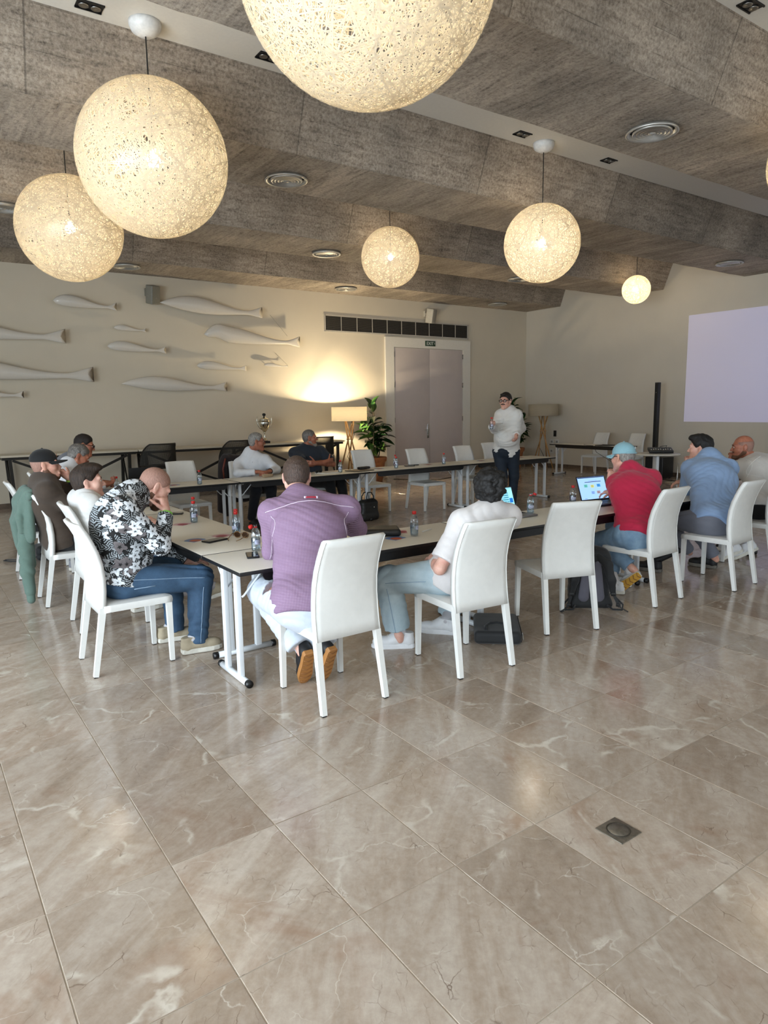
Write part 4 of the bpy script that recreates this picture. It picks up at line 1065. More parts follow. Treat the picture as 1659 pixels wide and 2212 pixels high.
# --- a figure from its joints
def figure(name, label, J, skin, scale=1.0, vs=.008, girth=1.0, lean_fl=.72):
    e = empty(name, J['root'], 0, label, 'person')
    bpy.context.view_layer.update()
    return e
def local(e, o):      # builders work in world space; parent without moving
    o.matrix_parent_inverse = Matrix.Translation(e.location).inverted()
def torso_sdf(b, J, gr=0.0, sc=1.0, belly=0.0, full=True):
    HL, HR, SL, SR = J['hipL'], J['hipR'], J['shL'], J['shR']; hip = (HL + HR) / 2; sh = (SL + SR) / 2
    upv = nrm(sh - hip); hx = nrm(HR - HL); sx = nrm(SR - SL); f0 = nrm(np.cross(upv, hx)); f1 = nrm(np.cross(upv, sx)); L = np.linalg.norm(sh - hip)
    bend = J.get('bend', 0.0)       # >0: rounded back
    wst = hip + upv*L*.40 - f0*bend*.5; ch = hip + upv*L*.74 - f1*bend; pel = hip + upv*.03
    b.cone(pel, wst, .160*sc+gr, .150*sc+gr, .05, fl=.74, ax=f0); b.cone(wst, ch, .150*sc+gr, .170*sc+gr, .05, fl=.70, ax=nrm(f0+f1))
    b.cone(ch, hip + upv*L*.93, .168*sc+gr, .130*sc+gr, .05, fl=.66, ax=f1)
    b.cone(SL, SR, .058*sc+gr, .058*sc+gr, .05)
    nk = J['neck']; b.cone(nk - upv*.02, SL*.72 + sh*.28, .060*sc+gr, .052*sc+gr, .05); b.cone(nk - upv*.02, SR*.72 + sh*.28, .060*sc+gr, .052*sc+gr, .05)
    for s_ in (-1, 1): b.ell(ch + sx*s_*.085*sc + f1*.03 + upv*.02, V3(.09, .085, .10)*sc + gr, np.stack([sx, f1, upv]), .05)
    if belly: b.ell(wst + f0*(.05 + belly*.5) - upv*.02, V3(.145, .10 + belly, .135)*sc + gr, np.stack([hx, f0, upv]), .06)
    for H_ in (HL, HR): b.ell(H_*.62 + hip*.38 - f0*.035 + V3(0, 0, .005), V3(.105, .11, .10)*sc + gr, np.stack([hx, f0, np.cross(hx, f0)]), .05)
    J['_f0'], J['_f1'], J['_up'], J['_hx'], J['_sx'], J['_ch'], J['_wst'], J['_L'], J['_hip'], J['_sh'] = f0, f1, upv, hx, sx, ch, wst, L, hip, sh
def arm_sdf(b, S, E, W, gr=0.0, sc=1.0):
    b.cone(S, E, .053*sc+gr, .041*sc+gr, .035); m_ = E*.68 + W*.32; b.cone(E, m_, .040*sc+gr, .041*sc+gr, .02); b.cone(m_, W, .041*sc+gr, .027*sc+gr, .02)
def leg_sdf(b, H_, K, A, gr=0.0, sc=1.0):
    b.cone(H_, K, .086*sc+gr, .058*sc+gr, .04); b.ell(K, V3(.056, .056, .056)*sc + gr, None, .03); c = K*.66 + A*.34
    b.cone(K, c, .054*sc+gr, .055*sc+gr, .02); b.cone(c, A, .055*sc+gr, .036*sc+gr, .02)

def skinm(name, col, red):
    t = NT(name); o = t.obj(); f = t.noise(o, 26, 4); c0 = lin(col); c1 = lin(red)
    c = t.ramp(f, [(0.35, c1), (0.65, c0)])
    MATS[name] = t.done(t.bsdf(c, 0.48, 0, t.bump(t.noise(o, 320, 2), .08, .001), Subsurface_Weight=0.06)); return MATS[name]
SKIN = skinm('skin', '#d8a791', '#c98f7c'); SKINT = skinm('skin_tanned', '#a5694f', '#8f5540'); SKINR = skinm('skin_ruddy', '#b9795f', '#a0604a'); SKINP = skinm('skin_pale', '#deb2a0', '#d39c8c')
EYEW = mat('eye_white', '#d8d2ca', 0.2, var=.01); IRIS = mat('iris', '#2b1d14', 0.15); LIP = mat('lips', '#a8645a', 0.45)
for nm, c in (('brow_dark', '#1d1511'), ('brow_grey', '#6a5f56'), ('brow_fair', '#6e4a34'), ('tread_dark', '#8a5c30')): mat(nm, c, 0.8)
def hairm(name, c0, c1, fr=90, rough=.5):
    t = NT(name); o = t.obj(); f = t.noise(t.vmath('MULTIPLY', o, (1, 1, .35)), fr, 5, .7, .6)
    MATS[name] = t.done(t.bsdf(t.ramp(f, [(0.3, lin(c0)), (0.72, lin(c1))]), rough, 0, t.bump(f, .9, .006))); return MATS[name]
HB = hairm('hair_black', '#040303', '#120f0d', rough=.6); HDB = hairm('hair_dark_brown', '#0d0805', '#24170f', rough=.7); HBR = hairm('hair_brown', '#1d120c', '#4a3322'); HGR = hairm('hair_grey', '#2e2a27', '#8b857e'); HLG = hairm('hair_light_grey', '#4c4844', '#a9a49d')
HST = hairm('hair_stubble', '#8d6a5c', '#b08575', 140); HCR = hairm('hair_cropped_brown', '#2a1e17', '#5c463a', 140); BRD = hairm('beard_brown', '#4a2f20', '#7a5138', 150); BRDG = hairm('beard_grey', '#6d655c', '#a29a8f', 150)
LACE = mat('shoe_lace', '#dcd8cc', .7)

def cloth(name, col, var=.08, wv=700, rough=.85, bump=.15):
    t = NT(name); o = t.obj(); c = lin(col); f = t.noise(o, 12, 4); g = t.noise(o, wv, 2)
    k = t.ramp(f, [(0.3, tuple(x*(1-var) for x in c[:3])), (0.7, tuple(min(1, x*(1+var)) for x in c[:3]))])
    k = t.mix(.25, k, t.ramp(g, [(.35, tuple(x*.72 for x in c[:3])), (.65, tuple(min(1, x*1.25) for x in c[:3]))]))
    MATS[name] = t.done(t.bsdf(k, rough, 0, t.bump(g, bump, .001), Sheen_Weight=.15)); return MATS[name]
def denim(name, c0, c1, stitch=None):
    t = NT(name); o = t.obj(); f = t.noise(o, 7, 5, .6); g = t.noise(t.vmath('MULTIPLY', o, (1, 1, .25)), 600, 3)
    k = t.ramp(f, [(0.28, lin(c0)), (0.72, lin(c1))]); k = t.mix(.3, k, t.ramp(g, [(.35, lin(c0)), (.65, lin(c1))]))
    MATS[name] = t.done(t.bsdf(k, .8, 0, t.bump(g, .2, .001))); return MATS[name]

# ---------------------------------------------------------------- the people
def A_(v): return np.array(v, float)
def man(label, root, J, skin, vs=.007, gr=1.0, head=None, hands=None, top=None, legs=None, shoes=None, belly=0.0, face=True, brow='brow_dark', hs=1.0):
    e = empty('person', root, 0, label, 'person')
    J = {k: (A_(v) if isinstance(v, (tuple, list)) else v) for k, v in J.items()}
    global LASTJ; LASTJ = J
    H = Frame(head[0], head[1], head[2] if len(head) > 2 else (0, 0, 1), hs * 1.03)
    b = SDF(); torso_sdf(b, J, -.012, gr, belly)
    b.cone(J['neck'] - J['_up']*.04, H(0, -.028, -.05), .060*gr, .057*hs, .03)
    for s in 'LR': arm_sdf(b, J['sh'+s], J['el'+s], J['wr'+s], -.002, min(gr, 1.06)); leg_sdf(b, J['hip'+s], J['kn'+s], J['an'+s], -.012, gr); b.cone(J['an'+s], J['an'+s] + nrm(J['an'+s]-J['kn'+s])*.03, .034, .03, .02)
    if hands:
        for s in 'LR':
            if s in hands: h = hands[s]; hand_sdf(b, J['wr'+s], h[0], h[1], h[2], h[3] if len(h) > 3 else .5, 1.0, curls=h[4] if len(h) > 4 else None)
    head_sdf(b, H)
    b.build('body', skin, e, vs*1.06)
    # top garment
    T = top; g = T.get('gr', .018) + .004; s_ = SDF(); torso_sdf(s_, J, g, gr, belly); f0, up = J['_f0'], J['_up']
    for s in 'LR':
        S, E, W = J['sh'+s], J['el'+s], J['wr'+s]; q = T.get('sleeve', 'long'); ag = T.get('ag', .014)
        if q == 'long': w = E + (W - E)*T.get('cuff', .94); s_.cone(S, E, .055*gr+ag, .044+ag, .035); s_.cone(E, w, .044+ag, .032+ag*.9, .03, cap=(False, True))
        elif q == 'roll': w = E + (W - E)*.25; s_.cone(S, E, .055*gr+ag, .044+ag, .035); s_.cone(E, w, .045+ag, .046+ag, .02, cap=(False, True))
        else: w = S + (E - S)*T.get('cuff', .62); s_.cone(S, w, .057*gr+ag, .054*gr+ag*1.5, .035, cap=(False, True))
    hem = J['_hip'] + up*T.get('hem', -.05); hn = nrm(up + f0*T.get('hemtilt', 0.0))
    s_.cuts = [lambda P: np.minimum((hem - P) @ hn, .235*gr - np.linalg.norm((P - J['_hip']) - ((P - J['_hip']) @ up)[:, None]*up, axis=1))]
    nk = J['neck']
    if T.get('vneck'): s_.cone(nk + J['_f1']*.05, nk + J['_f1']*.09 - up*.12, .038, .012, .01, -1)
    s_.disp = folds(T.get('fold', .0045), T.get('seed', 1), T.get('fsc', 1.0), J['_up'] + .5*J['_sx'])
    s_.build(T.get('name', 'shirt'), T['mat'], e, vs*1.18, label=T.get('label'))
    if T.get('collar', True):
        c = SDF(); u2 = nrm(H(0, -.03, -.05) - nk); c.cone(nk - u2*.01, nk + u2*T.get('ch', .035), .076*gr, .069*gr, .01, cap=(True, True)); c.cone(nk - u2*.05, nk + u2*.12, .0625*gr, .0605*gr, .004, -1)
        if T.get('open', True): c.cone(nk + J['_f1']*.05 - u2*.03, nk + J['_f1']*.1 + u2*.06, .03, .03, .01, -1)
        c.build('collar', T['mat'], e, min(vs, .006))
    # trousers
    if legs:
        t = SDF(); tg = legs.get('gr', .013); hip = J['_hip']; hx = J['_hx']
        t.cone(hip - up*.0, hip + up*.10, .160*gr+.003, .150*gr+.003, .05, fl=.74, ax=f0)
        if belly: t.ell(hip + f0*.06, V3(.14, .09, .10), None, .05)
        for s in 'LR': t.ell(J['hip'+s]*.62 + hip*.38 - f0*.035 + V3(0, 0, .005), V3(.105, .11, .10)*gr + .003, np.stack([hx, f0, np.cross(hx, f0)]), .05)
        for s in 'LR':
            Hp, K, A = J['hip'+s], J['kn'+s], J['an'+s]; A2 = K + (A - K)*legs.get('len', .97); wd = legs.get('wide', 0.0)
            t.cone(Hp, K, .088*gr+tg, .062*gr+tg+wd*.3, .04); t.cone(K, A2, .060*gr+tg+wd*.4, .046+tg+wd, .03, cap=(False, True)); 
        t.cuts = [lambda P: np.minimum((P - (hip + up*legs.get('waist', .07))) @ up, .25*gr - np.linalg.norm(P - hip, axis=1))]
        t.disp = folds(legs.get('fold', .005), legs.get('seed', 3), .9, (.3, .3, .8))
        t.build('trousers', legs['mat'], e, vs*1.35, label=legs.get('label'))
        if legs.get('belt'):
            c = SDF(); c.cone(hip + up*(legs['waist']-.035), hip + up*legs['waist'], .160*gr+.017, .157*gr+.017, .01, fl=.76, ax=f0, cap=(True, True)); c.build('belt', legs['belt'], e, .007)
    if shoes:
        for s in 'LR':
            if s not in shoes: continue
            o, toe, upv = shoes[s]; r = link('shoe', None, e); r.empty_display_size = .05
            shoe(r, o, toe, upv, shoes['up'], shoes['sole'], .006 if vs < .0075 else .008, shoes.get('length', .285), lace=shoes.get('lace', True), tread=shoes.get('tread'))
            an = J['an'+s]; tgt = A_(o) + nrm(A_(upv))*.10
            if shoes.get('sock'):
                c = SDF(); c.cone(an + nrm(J['kn'+s]-an)*shoes.get('sockh', .07), tgt, .037, .038, .02); c.build('sock', shoes['sock'], e, .008)
    if face: face_bits(H, e, brow)
    return e, H, J
def finish(e):
    for o in e.children: o.matrix_parent_inverse = Matrix.Translation(e.location).inverted()
SOLEW = mat('sole_white', '#d6d2c6', .6); SOLEG = mat('sole_gum', '#a5713c', .6); SHW = mat('shoe_white', '#dfe0e2', .45, var=.02); SHB = mat('shoe_black', '#131214', .6); SHK = mat('shoe_beige', '#a99c84', .8); SHGR = mat('shoe_grey', '#8d8e93', .7); SOCKW = cloth('sock_grey', '#c4c2c6'); SOCKS = cloth('sock_striped', '#c9d2de')

# purple check of the shirt: fine dark lines over mauve
def check(name, base, line, o, ax, ay, pitch=.0085, wline=.30):
    t = NT(name); p = t.vmath('SUBTRACT', t.obj(), tuple(o))
    def st(a):
        u = t.vmath('DOT_PRODUCT', p, tuple(a)); fr = t.math('FRACT', t.math('MULTIPLY', u, 1/pitch)); return t.math('LESS_THAN', fr, wline)
    m = t.math('MAXIMUM', st(ax), st(ay)); f = t.noise(t.obj(), 10, 3)
    b = t.ramp(f, [(.3, tuple(x*.9 for x in lin(base)[:3])), (.7, lin(base))])
    return t.done(t.bsdf(t.mix(t.math('MULTIPLY', m, .8), b, lin(line)), .85, 0, t.bump(t.noise(t.obj(), 500, 2), .1, .001)))
PURPLE = check('purple_check', '#a58ba6', '#5b3a58', (0, 0, 0), (.86, -.5, .05), (.1, .25, .96))

# 1 --- man in the purple check shirt, back to us, leaning on the near table corner
J = dict(hipL=(1.735, 3.42, .565), hipR=(1.905, 3.345, .565), knL=(1.76, 3.83, .55), knR=(2.02, 3.78, .55), anL=(1.86, 3.52, .22), anR=(1.99, 3.46, .21),
    shL=(1.819, 3.780, 1.040), shR=(2.241, 3.600, 1.042), neck=(2.018, 3.800, 1.124), elL=(1.847, 3.860, 0.781), elR=(2.469, 3.830, 0.861), wrL=(2.05, 4.03, .98), wrR=(2.20, 4.04, .93), bend=.05)
e, H, J = man('man in a purple check shirt seen from behind, leaning on the front table', (1.87, 3.45, 0), J, SKINP, .007, 1.10, ((2.070, 3.920, 1.234), (.5, .86, -.22), (.1, .2, 1)),
    dict(L=((.2, .1, .9), (.5, -.6, .2), (.8, .2, .1), .8), R=((-.3, .1, .9), (-.5, -.6, .2), (-.8, .2, .1), .8)), dict(mat=PURPLE, sleeve='long', hem=-.10, fold=.004, seed=4, label='mauve shirt with a fine dark purple check', ch=.03, open=False),
    dict(mat=cloth('chino_pale', '#c3cbd6'), gr=.02, fold=.006, len=.9, wide=.012, label='pale grey trousers'),
    dict(L=((1.865, 3.47, .165), (.12, .50, -.86), (.1, .86, .5)), R=((1.985, 3.41, .175), (-.02, .48, -.88), (-.05, .88, .48)), up=SHB, sole=SOLEG, tread=SOLEG, sock=SOCKS, lace=False))
hair_part(H, 'hair', HCR, e, .008, vs=.006, bumps=strands(.0015, 3), dz=.004)
PJ = J
finish(e)

# 2 --- man in the white T-shirt with curly black hair
TEE = cloth('tee_white', '#d8d4d3', .04)
DENL = denim('denim_light', '#93abb8', '#c0d0d6')
J = dict(hipL=(2.80, 3.38, .565), hipR=(2.99, 3.36, .565), knL=(2.638, 3.720, 0.503), knR=(3.27, 3.72, .47), anL=(2.712, 3.700, 0.097), anR=(3.296, 3.860, 0.068),
    shL=(2.891, 3.240, 0.924), shR=(3.247, 3.190, 0.941), neck=(3.132, 3.220, 1.004), elL=(2.715, 3.260, 0.655), elR=(3.22, 3.42, .72), wrL=(2.830, 3.470, 0.671), wrR=(3.08, 3.50, .69), bend=.02)
e, H, J = man('man in a white T-shirt with curly black hair leaning back in his chair', (2.92, 3.3, 0), J, SKINP, .007, 1.02, ((3.124, 3.240, 1.125), (.62, .78, .08), (-.05, -.1, 1)),
    dict(L=((.75, .55, .1), (.2, -.2, -.9), (.3, .6, .2), .35), R=((-.7, .5, .1), (-.2, -.2, -.9), (-.2, .6, .3), .35)), dict(mat=TEE, sleeve='short', cuff=.82, hem=-.08, gr=.018, ag=.022, fold=.003, seed=8, collar=True, ch=.012, open=False, name='t_shirt', label='loose white T-shirt'),
    dict(mat=DENL, gr=.022, fold=.006, wide=.02, len=.86, label='light blue wide jeans'),
    dict(L=((2.742, 3.710, 0.000), (-.82, .56, 0), (0, 0, 1)), R=((3.177, 3.752, 0.000), (-.62, .78, 0), (0, 0, 1)), up=SHW, sole=SHW, sock=SOCKW, sockh=.09, length=.30))
J2_ = J
def curls(h, H):
    rr = np.random.default_rng(5); s = H.s
    for i in range(190):
        v = nrm(rr.normal(size=3)); 
        if v[1] > .55 and v[2] < .5: continue
        if v[2] < -.75: continue
        c = V3(.090*v[0], -.016 + .110*v[1], .034 + (.100 if v[2] > 0 else .112)*v[2]); h.ell(H(*c), V3(.020, .020, .020)*s*rr.uniform(.6, 1.35), None, .004)
CURL = [(-.14, -.125), (-.06, -.10), (-.03, -.07), (-.012, -.02), (.010, .012), (.03, .0), (.045, .03), (.07, .055), (.16, .06)]
hair_part(H, 'hair', HB, e, .014, CURL, vs=.006, extra=curls, bumps=strands(.002, 5, 230), label='curly black hair')
finish(e)

# 3 --- man in the red sweater with the pale blue cap
RED = cloth('sweater_red', '#b3183f', .06, 500)
DENM = denim('denim_mid', '#557391', '#93aec3')
J = dict(hipL=(4.97, 3.50, .57), hipR=(5.16, 3.46, .57), knL=(5.086, 3.840, 0.449), knR=(5.34, 3.88, .55), anL=(5.167, 3.560, 0.232), anR=(5.10, 3.72, .12),
    shL=(5.216, 3.800, 0.959), shR=(5.427, 3.580, 1.003), neck=(5.368, 3.760, 1.090), elL=(5.364, 3.860, 0.759), elR=(5.72, 3.80, .80), wrL=(5.432, 4.020, 0.947), wrR=(5.55, 4.05, .84), bend=.05)
e, H, J = man('man in a crimson sweater and pale blue cap working at a laptop', (5.07, 3.5, 0), J, SKIN, .007, 1.05, ((5.393, 3.860, 1.183), (.10, .98, -.10), (.05, .1, 1)),
    dict(L=((.15, -.1, .95), (.4, .5, 0), (.6, -.4, .3), .9), R=((-.5, .8, -.1), (.0, .1, -1), (-.7, -.2, .2), .4)), dict(mat=RED, sleeve='long', hem=-.07, gr=.016, ag=.018, fold=.004, seed=12, name='sweater', ch=.015, open=False, label='crimson crew-neck sweater'),
    dict(mat=DENM, gr=.014, fold=.006, len=.9, label='washed blue jeans'),
    dict(L=((5.130, 3.530, 0.143), (-.45, .62, -.64), (.72, .60, .12)), R=((5.07, 3.66, .004), (-.55, .83, 0), (0, 0, 1)), up=SHW, sole=SOLEW, tread=mat('sole_amber', '#b98a2c', .5), sock=TEE))
hair_part(H, 'hair', HLG, e, .005, vs=.007, bumps=strands(.001, 3), dz=-.002)
def cap(H, par, m, vs=.006, brimlen=.075, label=None, flat=False, badge=None):
    s = H.s; c = SDF(); c.ell(H(0, -.010, .045), (.087*s, .108*s, .092*s), H.M, .02)
    c.cuts = [lambda P: (.030 - .10*(H.loc(P)[:, 1]) * .0 - H.loc(P)[:, 2]) * s]
    o = c.build('cap', m, par, vs, label=label)
    g = MB(); top_, bot = [], []; n = 16
    for i in range(n + 1):
        a = -1.25 + 2.5 * i / n; x0, y0 = .084*math.sin(a), -.010 + .104*math.cos(a)
        dr = brimlen * max(0, math.cos(a * 1.12)) ** .6; x1, y1 = x0 + (.2*math.sin(a))*dr, y0 + dr
        zc = -.10 * (x0/.084)**2 * .25 if not flat else -.020 * (x0/.084)**2
        top_.append(((x0, y0, .036 + zc*.4), (x1, y1, .026 + zc*1.2 + (0.006 if flat else 0))))
    vs_ = []
    for dz in (.0, -.007):
        for a, b_ in top_: vs_ += [H(a[0], a[1], a[2] + dz), H(b_[0], b_[1], b_[2] + dz)]
    k = 2*(n+1); fs = []
    for i in range(n): fs += [(2*i, 2*i+1, 2*i+3, 2*i+2), (k+2*i, k+2*i+2, k+2*i+3, k+2*i+1), (2*i+1, k+2*i+1, k+2*i+3, 2*i+3)]
    g.add(vs_, fs, True); g.build('brim', m, o)
    g = MB(); p = H(0, -.010, .138); g.lathe([(0, .006), (.008, .004), (.009, 0)], p, 10); g.build('button', m, o)
    return o
CAPB = cloth('cap_blue', '#86b0bb'); co = cap(H, e, CAPB, label='washed pale blue baseball cap with an opening and strap at the back')
c = SDF(); c.ell(H(0, -.104, .052), (.036*H.s, .012*H.s, .028*H.s), H.M, .01); c.build('cap_opening', SKIN, co, .005, label='skin showing through the rear opening')
g = MB(); g.tube([H(-.062, -.092, .036), H(-.04, -.111, .034), H(0, -.1215, .034), H(.04, -.111, .034), H(.062, -.092, .036)], .0075, 6); g.build('strap', CAPB, co)
capw = mat('embroidery_white', '#d7dde0', .7)
g = MB()
pq = lambda u, v: H(.038 + u, -.010 + .108*-.86 + u*.35, .078 + v)
for a, b_ in (((-.008, -.012), (-.008, .012)), ((-.008, .012), (.008, -.012)), ((.008, -.012), (.008, .012)), ((0, -.008), (0, .008)), ((-.006, .010), (0, 0)), ((.006, .010), (0, 0))): g.tube([pq(*a), pq(*b_)], .0016, 5)
g.build('embroidery', capw, co)
spectacles(H, e, BLACKP, .003, label='black framed glasses')
finish(e)

# 4 --- man in the light blue shirt
BLUE = cloth('shirt_blue', '#86a0c4', .07)
GREYT = cloth('trousers_grey', '#6a6d78')
J = dict(hipL=(6.03, 3.42, .57), hipR=(6.24, 3.38, .57), knL=(6.08, 3.86, .55), knR=(6.46, 3.84, .55), anL=(6.445, 3.800, 0.179), anR=(6.62, 3.62, .12),
    shL=(6.441, 3.820, 1.018), shR=(6.750, 3.600, 1.012), neck=(6.663, 3.760, 1.134), elL=(6.517, 3.920, 0.731), elR=(6.93, 3.84, .80), wrL=(6.759, 4.040, 0.993), wrR=(6.80, 4.08, .84), bend=.05)
e, H, J = man('dark-haired man in a light blue shirt leaning on the front table', (6.13, 3.45, 0), J, SKIN, .007, 1.16, ((6.735, 3.900, 1.204), (-.35, .93, -.05), (0, .1, 1)),
    dict(L=((.1, .0, 1), (.5, .5, 0), (.6, -.5, 0), .8), R=((-.6, .7, -.1), (0, .1, -1), (-.7, -.3, .2), .4)), dict(mat=BLUE, sleeve='long', hem=-.10, gr=.02, ag=.016, fold=.005, seed=21, ch=.035, open=False, label='light blue cotton shirt'),
    dict(mat=GREYT, gr=.016, fold=.005, label='grey trousers'),
    dict(L=((6.05, 3.93, .004), (-.25, .97, 0), (0, 0, 1)), R=((6.62, 3.68, .004), (-.2, .97, 0), (0, 0, 1)), up=SHB, sole=mat('sole_grey', '#6c675e', .7), sock=SHB, lace=False))
HB2 = [(-.14, -.10), (-.06, -.085), (-.03, -.05), (-.012, .020), (.010, .012), (.03, .002), (.048, .025), (.065, .052), (.085, .066), (.16, .07)]
def quiff(h, H): h.ell(H(0, .075, .098), V3(.055, .04, .028)*H.s, H.M, .03); h.ell(H(0, .02, .112), V3(.06, .07, .03)*H.s, H.M, .03)
hair_part(H, 'hair', HB, e, .017, HB2, vs=.006, extra=quiff, bumps=strands(.003, 9, 120), label='thick black hair')
finish(e)

# 5 --- bald man in the white T-shirt at the right edge
J = dict(hipL=(7.26, 3.56, .57), hipR=(7.44, 3.55, .57), knL=(7.15, 3.96, .55), knR=(7.52, 3.97, .55), anL=(7.1, 3.72, .17), anR=(7.30, 3.66, .17),
    shL=(7.409, 3.860, 0.954), shR=(7.86, 3.64, 1.02), neck=(7.714, 3.820, 1.040), elL=(7.38, 4.02, .80), elR=(8.02, 3.9, .80), wrL=(7.720, 4.100, 0.983), wrR=(7.8, 4.12, .84), bend=.05)
e, H, J = man('bald bearded man in a white T-shirt at the right edge, hand at his chin', (7.3, 3.6, 0), J, SKINR, .007, 1.08, ((7.614, 3.920, 1.173), (-.62, .78, -.08), (-.05, .1, 1)),
    dict(L=((.2, -.1, .95), (.5, .5, 0), (.6, -.5, .2), .8), R=((-.6, .7, -.1), (0, .1, -1), (-.7, -.3, .2), .4)), dict(mat=cloth('tee_offwhite', '#cfccc8', .04), sleeve='short', cuff=.8, hem=-.08, gr=.016, ag=.016, fold=.003, seed=25, ch=.014, open=False, name='t_shirt', label='off-white T-shirt with raised seams'),
    dict(mat=cloth('trousers_black', '#0e0e10'), gr=.014, len=.86, label='black trousers'),
    dict(L=((7.1, 3.66, .075), (-.62, .62, -.42), (-.25, .35, .9)), R=((7.30, 3.60, .08), (-.6, .62, -.45), (-.25, .35, .9)), up=SHW, sole=SOLEW, sock=SOCKW))
J5_ = J
beard_part(H, BRD, e, .006, .005, label='short brown beard')
hair_part(H, 'hair', HST, e, .0022, vs=.007, dz=-.004, top=lambda q: .06 - .0*q[:, 0], label='shaved stubble around the bald head')
finish(e)

# 6 --- man in the floral shirt, head bowed onto his hand
def floral():
    t = NT('floral_print'); o = t.obj(); s = t.sep(o); cb = t.n('CombineXYZ'); t.L(s[0], cb.inputs[0]); t.L(s[2], cb.inputs[1]); t.L(t.math('MULTIPLY', s[1], .5), cb.inputs[2]); q0 = cb.outputs[0]
    wob = t.n('TexNoise'); wob.inputs['Scale'].default_value = 30; t.L(o, wob.inputs['Vector']); q = t.vmath('ADD', q0, t.vmath('MULTIPLY', t.vmath('SUBTRACT', wob.outputs['Color'], (.5, .5, .5)), (.016, .016, .016)))
    def flower(sc, npet, rmin, rmax, off, soft=.03):
        v = t.n('TexVoronoi', feature='F1'); v.inputs['Scale'].default_value = sc; v.inputs['Randomness'].default_value = .8; qq = t.vmath('ADD', q, off); t.L(qq, v.inputs['Vector'])
        d = t.sep(t.vmath('SUBTRACT', qq, v.outputs['Position'])); ang = t.math('ARCTAN2', d[1], d[0]); sr = t.sep(v.outputs['Color'])
        r = t.math('MULTIPLY', t.math('SQRT', t.math('ADD', t.math('MULTIPLY', d[0], d[0]), t.math('MULTIPLY', d[1], d[1]))), sc)
        pet = t.math('COSINE', t.math('ADD', t.math('MULTIPLY', ang, float(npet)), t.math('MULTIPLY', sr[0], 6.28)))
        R_ = t.math('ADD', t.math('MULTIPLY', t.math('ADD', pet, 1.0), (rmax - rmin) / 2), rmin)
        u = t.math('DIVIDE', r, R_); return u, pet, sr, ang
    # leaves: curved black and white strokes
    n0 = t.noise(q0, 16, 2); lv = t.n('TexVoronoi', feature='F1'); lv.inputs['Scale'].default_value = 17; t.L(q, lv.inputs['Vector']); d = t.sep(t.vmath('SUBTRACT', q, lv.outputs['Position'])); a0 = t.math('MULTIPLY', t.sep(lv.outputs['Color'])[0], 6.28)
    pr = t.math('ADD', t.math('MULTIPLY', d[0], t.math('COSINE', a0)), t.math('MULTIPLY', d[1], t.math('SINE', a0))); pq_ = t.math('SUBTRACT', t.math('MULTIPLY', d[1], t.math('COSINE', a0)), t.math('MULTIPLY', d[0], t.math('SINE', a0)))
    st = t.math('SINE', t.math('ADD', t.math('MULTIPLY', pr, 420.0), t.math('MULTIPLY', t.math('ABSOLUTE', pq_), 330.0)))
    leaf = t.math('MULTIPLY', t.math('GREATER_THAN', st, .1), t.math('LESS_THAN', t.math('ABSOLUTE', pq_), .022))
    col = t.mix(leaf, lin('#0c0c0d'), lin('#9fa6ab'))
    u, pet, sr, ang = flower(9.5, 5, .28, .50, (.31, .17, 0))
    grey = t.mix(sr[1], lin('#5d585a'), lin('#8d8586')); f = t.ramp(u, [(.0, (.02, .02, .02)), (.2, (.03, .03, .03)), (.26, (.6, .6, .6)), (.9, (.9, .9, .9)), (.96, (.03, .03, .03)), (1.0, (.01, .01, .01))])
    col = t.mix(t.math('MULTIPLY', t.math('LESS_THAN', u, 1.0), t.math('GREATER_THAN', sr[2], .62)), col, t.mix(1.0, grey, f, 'MULTIPLY'))
    u, pet, sr, ang = flower(11.5, 5, .26, .52, (0, 0, 0)); f = t.ramp(u, [(0, (.02, .02, .02)), (.12, (.02, .02, .02)), (.17, (.55, .6, .65)), (.5, (.72, .76, .80)), (.90, (.66, .70, .74)), (.94, (.02, .02, .02)), (1, (.01, .01, .01))])
    vein = t.math('GREATER_THAN', t.math('SINE', t.math('MULTIPLY', ang, 25.0)), .93); f = t.mix(t.math('MULTIPLY', vein, t.math('LESS_THAN', u, .5)), f, (.05, .05, .05, 1))
    col = t.mix(t.math('MULTIPLY', t.math('LESS_THAN', u, 1.0), t.math('GREATER_THAN', sr[2], .22)), col, f)
    return t.done(t.bsdf(col, .8))
FLORAL = floral()
DEND = denim('denim_dark', '#22384f', '#42617f')
J = dict(hipL=(1.13, 4.77, .57), hipR=(1.13, 4.58, .57), knL=(1.52, 4.86, .54), knR=(1.601, 4.500, 0.525), anL=(1.512, 4.840, 0.075), anR=(1.569, 4.520, 0.070),
    shL=(1.22, 4.87, 1.04), shR=(1.109, 4.440, 1.052), neck=(1.250, 4.660, 1.138), elL=(1.42, 4.90, .72), elR=(1.314, 4.400, 0.806), wrL=(1.625, 4.840, 0.579), wrR=(1.403, 4.520, 0.995), bend=.05)
e, H, J = man('man in a black and white floral shirt bowing his head onto his hand', (1.1, 4.65, 0), J, SKINP, .007, 1.14, ((1.377, 4.660, 1.159), (.80, .05, -.62), (.62, .0, .78)),
    dict(L=((.9, .1, -.05), (0, 0, -1), (.1, -.8, .2), .25), R=((-.05, .2, 1), (-.6, .7, 0), (-.8, -.4, .2), 1.0)), dict(mat=FLORAL, sleeve='long', hem=-.02, hemtilt=.15, gr=.02, ag=.018, fold=.005, seed=31, ch=.03, open=True, label='black and white floral print shirt'), 
    dict(mat=DEND, gr=.014, fold=.008, waist=.10, len=1.0, belt=BLACKP, label='dark blue jeans'),
    dict(L=((1.47, 4.85, .004), (.95, -.1, 0), (0, 0, 1)), R=((1.53, 4.51, .004), (.98, -.12, 0), (0, 0, 1)), up=SHK, sole=SOLEW, sock=SOCKW), belly=.02)
